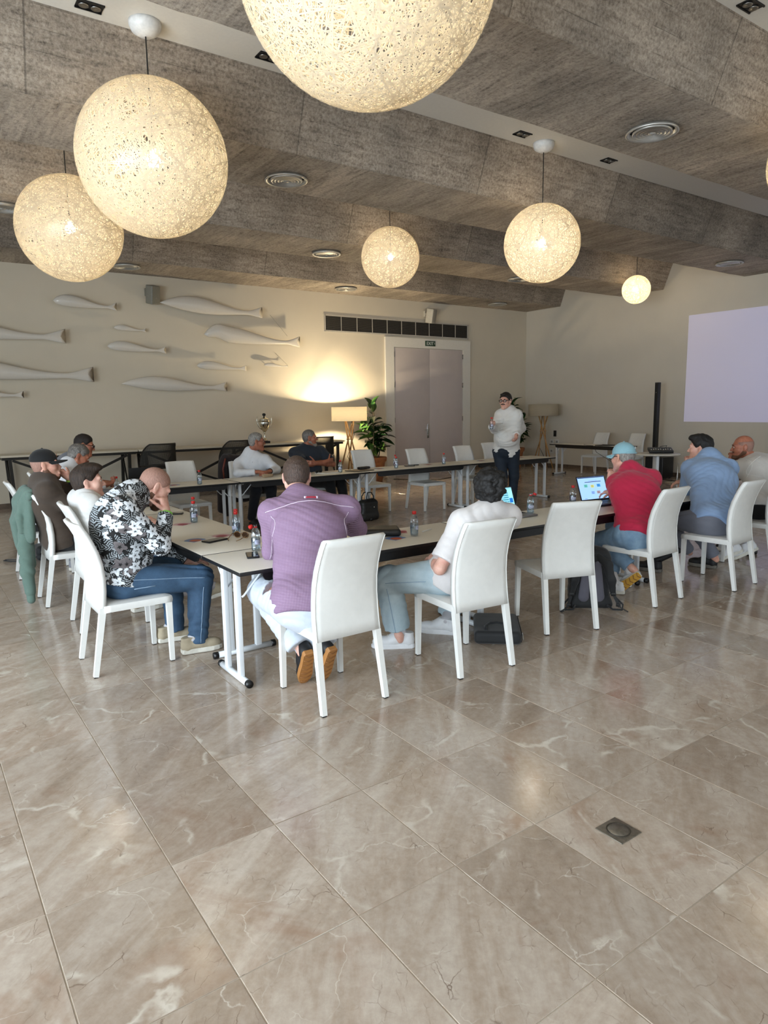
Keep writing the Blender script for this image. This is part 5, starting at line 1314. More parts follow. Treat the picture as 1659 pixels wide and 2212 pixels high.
J6_ = J
hair_part(H, 'hair', HST, e, .003, vs=.006, bumps=None, label='close-cropped thinning hair')
beard_part(H, BRD, e, .006, .005, label='short reddish beard')
for k, c in enumerate(('#7fc24a', '#c98d4a')):
    m = MB(); w, d = J['wrR'], nrm(J['wrR'] - J['elR']); u_ = nrm(np.cross(d, V3(0, 1, 0))); v_ = np.cross(d, u_); ctr = w - d*(.004 + .020*k)
    for dz in (0,): m.tube([ctr + (u_*math.cos(a) + v_*math.sin(a))*.037 for a in [2*PI*i/20 for i in range(21)]], .0065, 6)
    m.build('wristband', mat('wristband_%d' % k, c, .5), e, label=('green wristband', 'orange wristband')[k])
m = MB(); d = nrm(J['wrL'] - J['elL']); u_ = nrm(np.cross(d, V3(0, 0, 1))); v_ = np.cross(d, u_)
m.tube([J['wrL'] - d*.015 + (u_*math.cos(a) + v_*math.sin(a))*.035 for a in [2*PI*i/20 for i in range(21)]], .007, 6); m.build('watch', BLACKP, e, label='black watch strap')
for sd, oo in (('R', J['anR']),):
    for q in (.02, .05):
        m = MB(); m.beam((1.545 + q, 4.471, .036), (1.575 + q, 4.474, .078), .014, .006, (0, -1, 0)); m.build('shoe_stripe', BLACKP, e)
finish(e)

# 7 --- young man in the white polo
POLO = cloth('polo_white', '#d3d2cf', .05, 300)
J = dict(hipL=(1.20, 5.72, .57), hipR=(1.20, 5.53, .57), knL=(1.60, 5.76, .55), knR=(1.60, 5.52, .55), anL=(1.56, 5.76, .1), anR=(1.74, 5.50, .1),
    shL=(1.12, 5.81, .99), shR=(1.14, 5.44, .97), neck=(1.142, 5.630, 0.978), elL=(1.35, 5.86, .76), elR=(1.30, 5.42, .73), wrL=(1.56, 5.75, .78), wrR=(1.55, 5.50, .78))
e, H, J = man('young man in a white ribbed polo shirt with swept brown hair', (1.16, 5.63, 0), J, SKINP, .0075, .97, ((1.160, 5.630, 1.132), (.97, -.2, .02), (0, 0, 1)),
    dict(L=((.9, -.2, 0), (0, 0, -1), (.1, -.8, .2), .35), R=((.9, .2, 0), (0, 0, -1), (.1, .8, .2), .35)), dict(mat=POLO, sleeve='short', cuff=.8, hem=-.06, fold=.003, seed=41, ch=.035, name='polo_shirt', label='white ribbed polo shirt'),
    dict(mat=DEND, gr=.013), dict(L=((1.53, 5.76, .004), (1, .05, 0), (0, 0, 1)), R=((2.138, 5.626, 0.050), (.9, -.3, .25), (-.2, 0, 1)), up=SHK, sole=SOLEW, sock=SOCKW))
HBW = hairm('hair_swept_brown', '#160d08', '#3a2718', rough=.65)
hair_part(H, 'hair', HBW, e, .013, HB2, vs=.006, extra=quiff, bumps=strands(.003, 19, 110), label='thick swept-back brown hair')
finish(e)

# 8 --- man in the black cap, hand at his mouth
BRN = cloth('shirt_brown', '#42362c', .08)
J = dict(hipL=(1.11, 6.67, .57), hipR=(1.11, 6.48, .57), knL=(1.52, 6.72, .55), knR=(1.52, 6.46, .55), anL=(1.5, 6.72, .1), anR=(1.48, 6.45, .1),
    shL=(1.02, 6.77, 1.03), shR=(.98, 6.37, 1.00), neck=(0.989, 6.570, 1.082), elL=(1.36, 6.66, .92), elR=(1.24, 6.33, .80), wrL=(1.208, 6.600, 1.088), wrR=(1.50, 6.5, .80), bend=.03)
e, H, J = man('man in a black cap and dark brown shirt, hand at his mouth', (1.07, 6.57, 0), J, SKIN, .008, 1.08, ((1.015, 6.570, 1.217), (.98, -.12, .02), (0, 0, 1)),
    dict(L=((-.72, -.05, .62), (-.2, -.6, -.5), (.2, -.2, .8), .7), R=((.9, .3, 0), (0, 0, -1), (.1, .8, .2), .5)), dict(mat=BRN, sleeve='roll', hem=-.07, gr=.028, fold=.004, seed=51, ch=.03, label='dark brown shirt with rolled sleeves'),
    dict(mat=MATS['trousers_black'], gr=.013), dict(L=((1.47, 6.72, .004), (1, 0, 0), (0, 0, 1)), R=((1.45, 6.45, .004), (1, 0, 0), (0, 0, 1)), up=SHGR, sole=SOLEW))
hair_part(H, 'hair', HST, e, .003, vs=.008)
beard_part(H, BRD, e, .007, .006, label='short brown beard')
CAPK = cloth('cap_black', '#08080a'); co = cap(H, e, CAPK, .007, .085, label='black flat-brimmed cap with a small orange badge', flat=True)
m = MB(); m.lathe([(.016, 0), (.016, .003), (0, .004)], H(.0, .094, .075), 14, Matrix([tuple(H.x), tuple(H.z), tuple(H.y)]).transposed()); m.build('badge', mat('cap_badge', '#b5652a', .6), co)
for k, c in enumerate(('#a6d25a', '#1d2a44')):
    m = MB(); w, d = J['wrL'], nrm(J['wrL'] - J['elL']); u_ = nrm(np.cross(d, V3(0, 1, 0))); v_ = np.cross(d, u_); ctr = w - d*(.012 + .028*k)
    m.tube([ctr + (u_*math.cos(a) + v_*math.sin(a))*.036 for a in [2*PI*i/20 for i in range(21)]], .009, 6); m.build('wristband' if k == 0 else 'watch', mat('wrist_%d' % k, c, .5), e, label=('lime green wristband', 'dark blue watch')[k])
finish(e)

# 9 --- grey-haired man in a white shirt looking down at his phone
WSH = cloth('shirt_white', '#d6d8dc', .04)
J = dict(hipL=(1.10, 7.93, .57), hipR=(1.10, 7.74, .57), knL=(1.55, 7.98, .55), knR=(1.55, 7.72, .55), anL=(1.5, 7.98, .1), anR=(1.45, 7.72, .1),
    shL=(1.40, 8.02, 1.03), shR=(1.35, 7.64, 1.02), neck=(1.454, 7.830, 1.126), elL=(1.55, 8.06, .80), elR=(1.50, 7.60, .80), wrL=(1.80, 7.95, .88), wrR=(1.76, 7.74, .88), bend=.04)
e, H, J = man('grey-haired man in a white shirt looking down, beyond the man in the black cap', (1.1, 7.83, 0), J, SKINT, .009, 1.08, ((1.542, 7.830, 1.199), (.86, -.1, -.48), (.48, 0, .86)),
    dict(L=((.8, -.3, .1), (0, -.3, .9), (.1, -.8, .3), .6), R=((.8, .3, .1), (0, .3, .9), (.1, .8, .3), .6)), dict(mat=WSH, sleeve='long', hem=-.06, seed=61, ch=.03),
    dict(mat=MATS['trousers_black']), dict(L=((1.47, 7.98, .004), (1, 0, 0), (0, 0, 1)), R=((1.42, 7.72, .004), (.9, -.3, 0), (0, 0, 1)), up=SHGR, sole=SOLEW, lace=False))
hair_part(H, 'hair', HGR, e, .010, vs=.008, bumps=strands(.002, 63)); finish(e)

# 10 --- man with glasses at the far left corner
J = dict(hipL=(1.52, 9.02, .57), hipR=(1.46, 8.84, .57), knL=(1.95, 8.98, .55), knR=(1.92, 8.74, .55), anL=(1.92, 8.98, .1), anR=(1.9, 8.74, .1),
    shL=(1.62, 9.08, 1.06), shR=(1.58, 8.70, 1.06), neck=(1.66, 8.89, 1.12), elL=(1.80, 9.12, .80), elR=(1.74, 8.66, .80), wrL=(2.0, 9.0, .80), wrR=(1.96, 8.78, .80), bend=.03)
e, H, J = man('dark-haired man in glasses mostly hidden behind the grey-haired man', (1.5, 8.93, 0), J, SKINT, .009, 1.0, ((1.826, 8.900, 1.266), (.9, -.3, -.25), (.25, 0, .97)),
    dict(L=((.8, -.3, 0), (0, 0, -1), (.1, -.8, .2), .4), R=((.8, .3, 0), (0, 0, -1), (.1, .8, .2), .4)), dict(mat=GREYT, sleeve='long', seed=66, ch=.03), dict(mat=MATS['trousers_black']), None)
hair_part(H, 'hair', HDB, e, .012, HB2, vs=.008, bumps=strands(.002, 67)); spectacles(H, e, BLACKP, .003); finish(e)

# 11 --- older man in a white shirt, arms resting on the far row
J = dict(hipL=(4.24, 9.30, .57), hipR=(4.04, 9.30, .57), knL=(4.26, 8.86, .55), knR=(4.02, 8.84, .55), anL=(4.32, 8.98, .1), anR=(4.0, 9.0, .1),
    shL=(4.296, 9.100, 0.936), shR=(3.969, 9.260, 0.886), neck=(4.131, 9.240, 0.998), elL=(4.42, 8.98, .80), elR=(3.84, 9.02, .78), wrL=(4.22, 8.80, .80), wrR=(4.06, 8.84, .80), bend=.02)
J['neck'] = (4.13, 9.22, 1.06)
e, H, J = man('older grey-haired man in a white shirt and glasses at the far row', (4.14, 9.3, 0), J, SKINT, .009, 1.08, ((4.20, 9.14, 1.205), (.93, -.36, -.05), (.05, 0, 1)),
    dict(L=((-.85, -.2, -.05), (0, 0, -1), (0, .8, .3), .25), R=((.4, -.5, -.02), (0, 0, -1), (.3, .5, .3), .3)), dict(mat=WSH, sleeve='long', hem=-.06, gr=.02, cuff=.88, seed=71, vneck=True, label='white button-down shirt'),
    dict(mat=cloth('trousers_navy', '#12151d')), dict(L=((4.34, 8.94, .004), (.3, -.95, 0), (0, 0, 1)), R=((4.02, 8.96, .004), (.3, -.95, 0), (0, 0, 1)), up=SHB, sole=SHB, lace=False), belly=.04, brow='brow_grey')
J11_ = J
hair_part(H, 'hair', HLG, e, .010, vs=.008, bumps=strands(.0015, 72), label='swept-back grey hair'); spectacles(H, e, mat('frame_red', '#6b2b20', .4), .0028)
m = MB(); d = nrm(J['wrL'] - J['elL']); u_ = nrm(np.cross(d, V3(0, 0, 1))); v_ = np.cross(d, u_); m.tube([J['wrL'] - d*.02 + (u_*math.cos(a) + v_*math.sin(a))*.035 for a in [2*PI*i/16 for i in range(17)]], .008, 6); m.build('watch', DARKMETAL, e); finish(e)

# 12 --- man in the navy polo, arms crossed
NAVY = cloth('polo_navy', '#1a222d', .06)
J = dict(hipL=(5.26, 9.42, .57), hipR=(5.06, 9.42, .57), knL=(5.52, 9.02, .55), knR=(5.28, 8.95, .55), anL=(5.60, 9.0, .1), anR=(5.36, 8.92, .1),
    shL=(5.37, 9.36, 1.0), shR=(4.96, 9.44, .99), neck=(5.16, 9.42, 1.06), elL=(5.50, 9.20, .80), elR=(4.98, 9.16, .82), wrL=(5.14, 9.10, .84), wrR=(5.36, 9.12, .86))
e, H, J = man('man in a navy polo shirt with crossed arms at the far row', (5.16, 9.4, 0), J, SKINT, .009, 1.14, ((5.19, 9.36, 1.215), (.90, -.44, -.02), (0, 0, 1)),
    dict(L=((-.8, -.1, .1), (.1, .9, 0), (0, 0, 1), .3), R=((.8, .2, .05), (0, .9, 0), (0, 0, 1), .3)), dict(mat=NAVY, sleeve='short', cuff=.78, hem=-.06, gr=.018, ag=.018, seed=81, vneck=True, name='polo_shirt', label='navy polo shirt'),
    dict(mat=MATS['trousers_black']), dict(L=((5.60, 9.0, .004), (.55, -.8, 0), (0, 0, 1)), R=((5.36, 8.92, .004), (.5, -.85, 0), (0, 0, 1)), up=SHB, sole=SHB, lace=False), belly=.06, brow='brow_grey')
hair_part(H, 'hair', HGR, e, .005, vs=.008, dz=.004); beard_part(H, BRDG, e, .008, .004, label='grey beard'); finish(e)

# 13 --- standing speaker with a bottle
SPKSH = cloth('shirt_white_loose', '#d9d7d2', .04)
J = dict(hipL=(7.92, 7.70, .95), hipR=(7.78, 7.86, .95), knL=(7.97, 7.72, .55), knR=(7.76, 7.76, .55), anL=(7.99, 7.76, .09), anR=(7.80, 7.84, .09),
    shL=(7.909, 7.620, 1.514), shR=(7.836, 7.900, 1.515), neck=(7.898, 7.780, 1.601), elL=(8.132, 7.720, 1.305), elR=(7.590, 7.780, 1.306), wrL=(7.781, 7.500, 1.206), wrR=(7.278, 7.520, 1.361))
e, H, J = man('standing man in a loose white shirt and dark jeans holding a water bottle', (7.85, 7.78, 0), J, SKIN, .008, 1.10, ((7.804, 7.760, 1.738), (-.93, -.36, -.05), (0, 0, 1)),
    dict(L=((-.55, -.5, -.55), (-.5, .3, .3), (-.2, -.4, .8), .45), R=((-.62, -.45, .35), (.45, -.75, .1), (.1, -.2, .9), .75)), dict(mat=SPKSH, sleeve='long', cuff=.95, hem=-.09, gr=.022, ag=.02, seed=91, fold=.006, vneck=True, ch=.035, label='loose untucked white shirt'),
    dict(mat=denim('denim_navy', '#0c1622', '#1a2838'), gr=.012, fold=.005, label='dark navy jeans'), dict(L=((8.0, 7.78, .004), (-.35, -.93, 0), (0, 0, 1)), R=((7.81, 7.86, .004), (-.55, -.83, 0), (0, 0, 1)), up=SHB, sole=SHB, lace=False), belly=.05)
hair_part(H, 'hair', HDB, e, .012, HB2, vs=.007, extra=lambda h, H: h.ell(H(0, .09, .095), V3(.05, .028, .022)*H.s, H.M, .02), bumps=strands(.0015, 93), label='short dark hair with a quiff')
m = SDF(); m.cone(H(-.026, .094, -.046), H(.026, .094, -.046), .008*H.s, None, .01); m.build('moustache', BRD if False else HDB, e, .005, label='dark moustache')
spectacles(H, e, BLACKP, .0048, label='black framed glasses'); finish(e)
SPEAKER = J

# ---------------------------------------------------------------- details on clothes, laid on the cloth surface
from mathutils.bvhtree import BVHTree
def bvh(o): me = o.data; return BVHTree.FromPolygons([v.co for v in me.vertices], [tuple(p.vertices) for p in me.polygons])
def child(e, nm): return [c for c in e.children if c.name.split('.')[0] == nm][0]
def lay(tree, pts, d, off=.002):
    out = []
    for p in pts:
        h = tree.ray_cast(Vector(p), Vector(d).normalized())
        if h[0] is not None: out.append(h[0] + h[1] * off)
    return out
PEOPLE = [o for o in COL.objects if o.get('category') == 'person']
def seam(e, nm, pts, d, r, m, name='seam'):
    sh = child(e, nm); L = lay(bvh(sh), pts, d, r * .4)
    if len(L) > 2: g = MB(); g.tube(L, r, 5); o = g.build(name, m, sh); return o
e = PEOPLE[0]; f1, sx, up, sh_ = PJ['_f1'], PJ['_sx'], PJ['_up'], PJ['_sh']
SEAMW = cloth('seam_pale', '#d4c6d6')
back = lambda a, b: sh_ + sx*a + up*b - f1*.6
seam(e, 'shirt', [back(-.27 + .54*i/40, -.035 + .015*math.cos((i-20)/20*1.5)) for i in range(41)], f1, .0022, SEAMW, 'yoke_seam')
for s in (-1, 1): seam(e, 'shirt', [back(s*(.235 - .03*math.sin(i/24*PI)), -.06 - .17*i/24) for i in range(25)], f1, .0020, SEAMW, 'armhole_seam')
tr = bvh(child(e, 'shirt'))
q = lay(tr, [back(-.035 + .07*i/6, .022) for i in range(7)], f1, .003); g = MB(); g.tube(q, .006, 6); g.build('hanger_loop', mat('loop_red', '#a8283c', .7), child(e, 'shirt'), label='small dark red hanger loop under the collar')
for k in (0, -1): g = MB(); g.box(q[k], (.012, .012, .016), bev=.002); g.build('loop_end', SEAMW, child(e, 'shirt'))
# raised seams on the bald man's T-shirt
e = PEOPLE[4]; J5 = J5_; f1, sx, up, sh_ = J5['_f1'], J5['_sx'], J5['_up'], J5['_sh']; SEAMT = cloth('seam_tee', '#e6e4e0')
seam(e, 't_shirt', [sh_ + sx*(-.05 - .16*math.sin(i/30*PI)) + up*(.03 - .30*i/30) - f1*.6 for i in range(31)], f1, .003, SEAMT, 'raglan_seam')
seam(e, 't_shirt', [sh_ + sx*(-.20 + .03*math.sin(i/30*PI)) + up*(.03 - .22*i/30) - f1*.6 for i in range(31)], f1, .003, SEAMT, 'armhole_seam')
# placket and buttons of the standing man and the old man
for idx, JJ in ((12, SPEAKER), (10, J11_)):
    e = PEOPLE[idx]; f1, up, hp = JJ['_f1'], JJ['_up'], JJ['_hip']; L_ = JJ['_L']
    o = seam(e, 'shirt', [hp + up*(.0 + L_*.9*i/30) + f1*.7 for i in range(31)], -f1, .006, child(e, 'shirt').data.materials[0], 'placket')
    tr = bvh(child(e, 'shirt'))
    for i in range(5):
        h = lay(tr, [hp + up*(.05 + .09*i) + f1*.7], -f1, .007)
        if h: g = MB(); g.lathe([(0, .004), (.004, .003), (.004, -.003), (0, -.004)], h[0], 8); g.build('button', STEEL, child(e, 'shirt'))

STITCH = mat('jean_stitch', '#8fa6bd', .8)
e = PEOPLE[5]; JF = J6_; Kn, Hp, An = JF['knR'], JF['hipR'], JF['anR']
seam(e, 'trousers', [Hp*(1-t) + Kn*t + V3(0, -.4, .02) for t in [i/24 for i in range(25)]], (0, 1, 0), .0022, STITCH, 'side_seam')
seam(e, 'trousers', [Kn*(1-t) + An*t + V3(-.005, -.4, 0) for t in [.1 + .88*i/24 for i in range(25)]], (0, 1, 0), .0022, STITCH, 'side_seam')
seam(e, 'trousers', [Hp + V3(.02, -.4, -.045), Hp + V3(.05, -.4, -.043), Hp + V3(.10, -.4, -.04), Hp + V3(.15, -.4, -.037)], (0, 1, 0), .003, STITCH, 'pocket_edge')
e = PEOPLE[1]; JT = J2_; Kn, Hp, An = JT['knL'], JT['hipL'], JT['anL']
seam(e, 'trousers', [Hp*(1-t) + Kn*t + V3(-.3, -.3, .0) for t in [.2 + .8*i/24 for i in range(25)]], (.7, .7, 0), .0022, STITCH, 'side_seam')
seam(e, 'trousers', [Kn*(1-t) + An*t + V3(-.3, -.3, 0) for t in [.1 + .85*i/24 for i in range(25)]], (.7, .7, 0), .0022, STITCH, 'side_seam')

# ---------------------------------------------------------------- things on the tables
PET = glass('clear_plastic', '#eef2f4', alpha=.35); WATER = glass('water', '#dfe8ee', alpha=.1); CAPR = mat('cap_red', '#c2201c', .4); LBL = mat('label_blue_print', '#b9bfd6', .5, var=.3, nscale=90); LBR = mat('label_red_print', '#cf98a2', .5, var=.3, nscale=90)
def bottle(open_=False):
    e = empty('water_bottle')
    prof = [(0.0, .004), (.018, .001), (.027, .003), (.030, .012), (.0305, .03), (.029, .036), (.0305, .042), (.0305, .085), (.0285, .092), (.0305, .099), (.0305, .112), (.027, .132), (.018, .150), (.0125, .158), (.0125, .176)]
    m = MB(); m.lathe(prof, seg=20, close=False); m.build('body', PET, e)
    m = MB(); m.lathe([(0, .008), (.026, .008), (.0285, .03), (.0285, .09), (0, .09)], seg=16); m.build('water', WATER, e)
    m = MB(); K = 9
    def arc(a0, a1, z0, z1, r=.0309): m.grid(lambda u, v: (r*math.cos(a0 + (a1-a0)*u), r*math.sin(a0 + (a1-a0)*u), z0 + (z1-z0)*v), K, 2)
    m.mat(0); arc(-2.6, -1.3, .048, .078); m.mat(1); arc(-1.1, -.2, .05, .074); m.mat(0); arc(.4, 2.2, .05, .076); m.build('label_print', [LBL, LBR], e)
    m = MB(); m.lathe([(.014, .160), (.0155, .162), (.0155, .178), (.0145, .182), (0, .182)] if not open_ else [(.0138, .158), (.0148, .160), (.0148, .165), (.0138, .166)], seg=18, close=not open_); m.build('cap' if not open_ else 'cap_ring', CAPR, e)
    if open_:
        m = MB(); m.beam((-.013, 0, .163), (-.024, 0, .166), .008, .003); m.lathe([(.0155, -.008), (.0155, .007), (.0145, .010), (0, .010)], (-.039, 0, .168), 16, Matrix.Rotation(-.5, 3, 'Y')); m.build('cap', CAPR, e)
    return e
b0, b1 = bottle(), bottle(True)
ZT = .7395
BOTTLES = [((1.945, 5.53), 0, 'water bottle of the side table pair nearer to the floral shirt man\'s hand, front one'), ((2.04, 5.80), 0, 'water bottle just behind another on the side table, back one of that pair'),
    ((1.985, 4.745), 0, 'front one of two water bottles by the tortoiseshell sunglasses'), ((2.035, 4.86), 0, 'back one of two water bottles by the tortoiseshell sunglasses'),
    ((1.86, 4.13), 1, 'opened water bottle with dangling red cap at the elbow of the purple shirt man'), ((2.01, 8.25), 0, 'water bottle by the black laptop, left end of the far row'),
    ((3.04, 8.36), 0, 'water bottle before the empty chair at the left of the far row'), ((4.62, 8.9), 0, 'water bottle behind the head of the purple shirt man'),
    ((5.18, 8.46), 0, 'water bottle before the man with crossed arms'), ((6.17, 8.44), 0, 'front one of two water bottles before the left door leaf'), ((6.40, 8.78), 0, 'back one of two water bottles before the left door leaf'),
    ((7.17, 8.50), 0, 'lone water bottle right of the middle of the far row'), ((3.0, 3.89), 0, 'water bottle on the front table left of the white T-shirt man'),
    ((4.40, 4.06), 1, 'opened water bottle beside the grey laptop, red cap hanging'), ((5.10, 4.18), 0, 'water bottle beside the laptop of the man in red')]
for i, ((x, y), op, lb) in enumerate(BOTTLES):
    o = copy_tree(b1 if op else b0); o.location = (x, y, ZT); o.rotation_euler.z = i * 1.1 if not op else (.35 if i < 6 else 2.8)
    tag(o, lb, 'bottle', 'red-capped water bottles')
for b in (b0,):
    hand = SPEAKER['wrR']; b.location = tuple(hand + V3(-.075, -.075, -.045)); tag(b, 'red-capped water bottle held by the standing man', 'bottle', 'red-capped water bottles')
def drop(o):
    for c in list(o.children): drop(c)
    bpy.data.objects.remove(o)
drop(b1)

SCRN = mat('dark_screen', '#141518', .08)
def phone(x, y, rz, lb, s=1.0):
    e = empty('phone', (x, y, ZT), rz, lb, 'phone'); m = MB(); m.box((0, 0, .006), (.078*s, .160*s, .012), bev=.004); m.build('case', BLACKP, e)
    m = MB(); m.box((0, 0, .0121), (.068*s, .148*s, .0008)); m.build('screen', SCRN, e); return e
phone(1.78, 4.645, -1.25, 'black phone lying in front of the floral shirt man', 1.12); phone(1.775, 4.00, -.35, 'black phone at the near corner of the front table', 1.0)
phone(6.56, 8.62, 1.2, 'black phone on the far row beside the bottle pair'); phone(6.72, 8.72, 1.3, 'black phone on the far row farther right than its twin')
phone(1.98, 6.1, 1.0, 'black phone on the side table beyond the floral shirt man\'s hand', .8)
# printed flyers
def flyer_mat(name, c1, c2, c3):
    t = NT(name); s = t.sep(t.obj()); r = t.math('SQRT', t.math('ADD', t.math('POWER', t.math('ADD', s[0], .05), 2.0), t.math('POWER', t.math('ADD', s[1], .03), 2.0)))
    w = t.math('ADD', r, t.math('MULTIPLY', t.noise(t.obj(), 18, 3), .02))
    return t.done(t.bsdf(t.ramp(t.math('MULTIPLY', w, 7.0), [(.0, lin(c1)), (.34, lin(c1)), (.38, lin(c2)), (.6, lin(c2)), (.64, lin(c3)), (1, lin('#dcd8cf'))], 'LINEAR'), .5))
FL1 = flyer_mat('flyer_print', '#b5552f', '#5f7fae', '#d9d4cb'); FL2 = flyer_mat('flyer_print_red', '#8e2740', '#c7a0a6', '#d9d4cb'); PAPER = mat('paper', '#dedbd3', .7, var=.02)
for (x, y, a, m_, lb) in ((1.70, 4.80, .5, FL1, 'flyer with orange and blue arcs under the phone of the floral shirt man'), (2.87, 3.93, .3, FL1, 'flyer with orange and blue shapes beside the purple shirt man'),
        (3.02, 4.13, 1.0, FL2, 'small red-printed card near the lone bottle on the front table'), (1.93, 4.83, .2, FL2, 'red-printed card behind the sunglasses'), (1.98, 6.55, .4, FL1, 'flyer on the side table by the bowed head'),
        (1.86, 5.55, .6, FL2, 'red-printed card left of the bottle pair on the side table'), (2.8, 8.55, .2, FL1, 'flyer on the far row left of the lone bottle'), (6.0, 8.62, .1, FL1, 'flyer on the far row left of the bottle pair'), (7.0, 8.68, .3, FL2, 'red-printed card left of the lone bottle on the far row'),
        (8.1, 8.62, .3, FL1, 'flyer on the far row left of the standing man'), (9.1, 8.65, .1, FL2, 'red-printed card on the far row right of the standing man')):
    m = MB(); m.box((0, 0, .0006), (.21, .14, .0012)); tag(m.build('flyer', m_, None, (x, y, ZT), (0, 0, a)), lb, 'flyer', 'printed flyers and cards')
m = MB(); m.box((0, 0, .0006), (.3, .21, .0012)); tag(m.build('paper_sheet', PAPER, None, (2.13, 3.98, ZT), (0, 0, .3)), 'sheet of paper under the forearms of the purple shirt man', 'paper')
m = MB(); m.tube([(0, -.07, .005), (0, .06, .005), (0, .072, .005)], [.0045, .0045, .001], 8); tag(m.build('pen', SOCK, None, (3.2, 3.99, ZT), (0, 0, -1.2)), 'white pen behind the bottle on the front table', 'pen')
# sunglasses
def sunglasses(x, y, rz, lb, mf, ml):
    e = empty('sunglasses', (x, y, ZT), rz, lb, 'sunglasses')
    for s in (-1, 1):
        m = MB(); n = 16; pts = [(s*.033 + .028*math.cos(a), 0, .026 + .022*math.sin(a)) for a in [2*PI*i/n for i in range(n+1)]]; m.tube(pts, .003, 6); m.build('rim', mf, e)
        m = MB(); m.add([(s*.033 + .027*math.cos(a), dy, .026 + .021*math.sin(a)) for dy in (-.001, .001) for a in [2*PI*i/n for i in range(n)]], [tuple(range(n)), tuple(range(n, 2*n))[::-1]] + [(i, (i+1) % n, n+(i+1) % n, n+i) for i in range(n)]); m.build('lens', ml, e)
        m = MB(); m.tube([(s*.062, 0, .034), (s*.066, .02, .034), (s*.05, .10, .012), (s*.03, .125, .004)], .003, 6); m.build('temple', mf, e)
    m = MB(); m.tube([(-.006, 0, .034), (0, -.002, .038), (.006, 0, .034)], .003, 6); m.build('bridge', mf, e)
TORT = mat('tortoiseshell', '#8a6a45', .25, var=.5, nscale=60); LENSB = mat('lens_brown', '#3a2618', .08); sunglasses(1.97, 4.62, 2.2, 'tortoiseshell sunglasses in front of two water bottles', TORT, LENSB); sunglasses(4.90, 8.60, .2, 'black sunglasses on the far row before the man with crossed arms', BLACKP, SCRN)
e = empty('glasses_case', (4.1, 8.62, ZT), .15, 'small beige glasses case before the old man', 'case'); m = MB(); m.box((0, 0, .022), (.16, .065, .044), bev=.018); m.build('shell', mat('case_beige', '#b59c7c', .5), e); m = MB(); m.box((0, 0, .026), (.162, .067, .002)); m.build('hinge_line', MATS['trousers_black'], e)
e = empty('notebook', (5.02, 8.55, ZT), .12, 'white papers stacked on the far row left of the dark folder', 'papers'); m = MB(); m.box((0, 0, .005), (.30, .21, .01)); m.build('sheets', PAPER, e); m = MB(); m.box((.02, .01, .0105), (.28, .20, .001), Matrix.Rotation(.1, 3, 'Z')); m.build('top_sheet', PAPER, e)
e = empty('folder', (5.55, 8.52, ZT), .1, 'thin dark-edged tablet case on the far row before the lit lamp', 'folder'); m = MB(); m.box((0, 0, .006), (.36, .25, .012), bev=.004); m.build('cover', mat('folder_tan', '#8b7a62', .5), e); m = MB(); m.box((0, 0, .006), (.362, .252, .006)); m.build('edge', BLACKP, e)
e = empty('pouch', (5.68, 8.60, ZT + .012), .2, 'small black pouch lying on the tablet case', 'pouch'); m = MB(); m.box((0, 0, .019), (.20, .09, .036), bev=.014); m.build('shell', BLACKP, e); m = MB(); m.tube([(-.08, -.047, .02), (.08, -.047, .02)], .0025, 5); m.build('zip', STEEL, e)
LEATHK = mat('black_leather', '#1d1e1d', .45, bump=.3, nscale=30)
b = SDF(); b.box((2.82, 4.08, ZT + .028), (.15, .10, .027), Matrix.Rotation(.5, 3, 'Z'), .02); b.disp = folds(.003, 3, .8); o = b.build('leather_case', LEATHK, None, .008); tag(o, 'black leather case on the front table right of the purple shirt man', 'case')
b = SDF(); b.box((1.76, 7.45, ZT + .055), (.16, .24, .054), None, .03); b.disp = folds(.004, 5, .7); o = b.build('soft_bag', MATS['trousers_black'], None, .010); tag(o, 'soft black bag on the side table by the young man in the polo', 'bag')
b = SDF(); b.box((1.9, 6.88, ZT + .03), (.10, .12, .03), None, .02); b.disp = folds(.003, 6, .8); o = b.build('camera_pouch', BLACKP, None, .009); tag(o, 'small black pouch on the side table near the soft bag', 'pouch')

# laptops
def screen_mat(name, base, kind):
    t = NT(name); s = t.sep(t.obj()); u, v = s[0], s[2]
    col = lin(base)
    c = t.mix(0.0, col, col)
    def rect(c, x0, x1, z0, z1, k):
        m = t.math('MULTIPLY', t.math('MULTIPLY', t.math('GREATER_THAN', u, x0), t.math('LESS_THAN', u, x1)), t.math('MULTIPLY', t.math('GREATER_THAN', v, z0), t.math('LESS_THAN', v, z1)))
        return t.mix(m, c, k if not isinstance(k, str) else lin(k))
    if kind == 0:
        st = t.math('GREATER_THAN', t.math('SINE', t.math('MULTIPLY', v, 330.0)), .25); sh = t.math('GREATER_THAN', t.noise(t.vmath('MULTIPLY', t.obj(), (12, 1, 60)), 2.0, 2), .42); tx = t.mix(t.math('MULTIPLY', st, sh), lin('#8fd0e0'), lin('#2f7f9a'))
        c = rect(c, -.02, .10, .035, .165, tx); c = rect(c, .105, .145, .07, .11, '#1f6fc0'); c = rect(c, -.16, .16, .195, .212, '#86c4d2'); c = rect(c, .03, .075, .012, .02, '#6a3b4a')
    else:
        c = rect(c, -.17, .17, .215, .224, '#25314f'); c = rect(c, -.09, .12, .172, .178, '#2a2450'); c = rect(c, -.04, .07, .184, .187, '#6f86b8')
        for (x, z, k) in ((-.085, .125, '#63b7a4'), (-.002, .118, '#c9c86a'), (.08, .122, '#3c8fd6'), (.062, .055, '#a48a8a'), (-.01, .055, '#86a8e4')):
            c = rect(c, x - .022, x + .022, z, z + .028, k)
            for q in range(3): c = rect(c, x - .015, x + .012, z + .005 + q*.008, z + .0075 + q*.008, '#33507f')
        c = rect(c, -.13, -.10, .012, .016, '#5a78b8')
    return t.done(t.bsdf(lin('#0a0a0a'), .15, Emission_Color=c, Emission_Strength=.75))
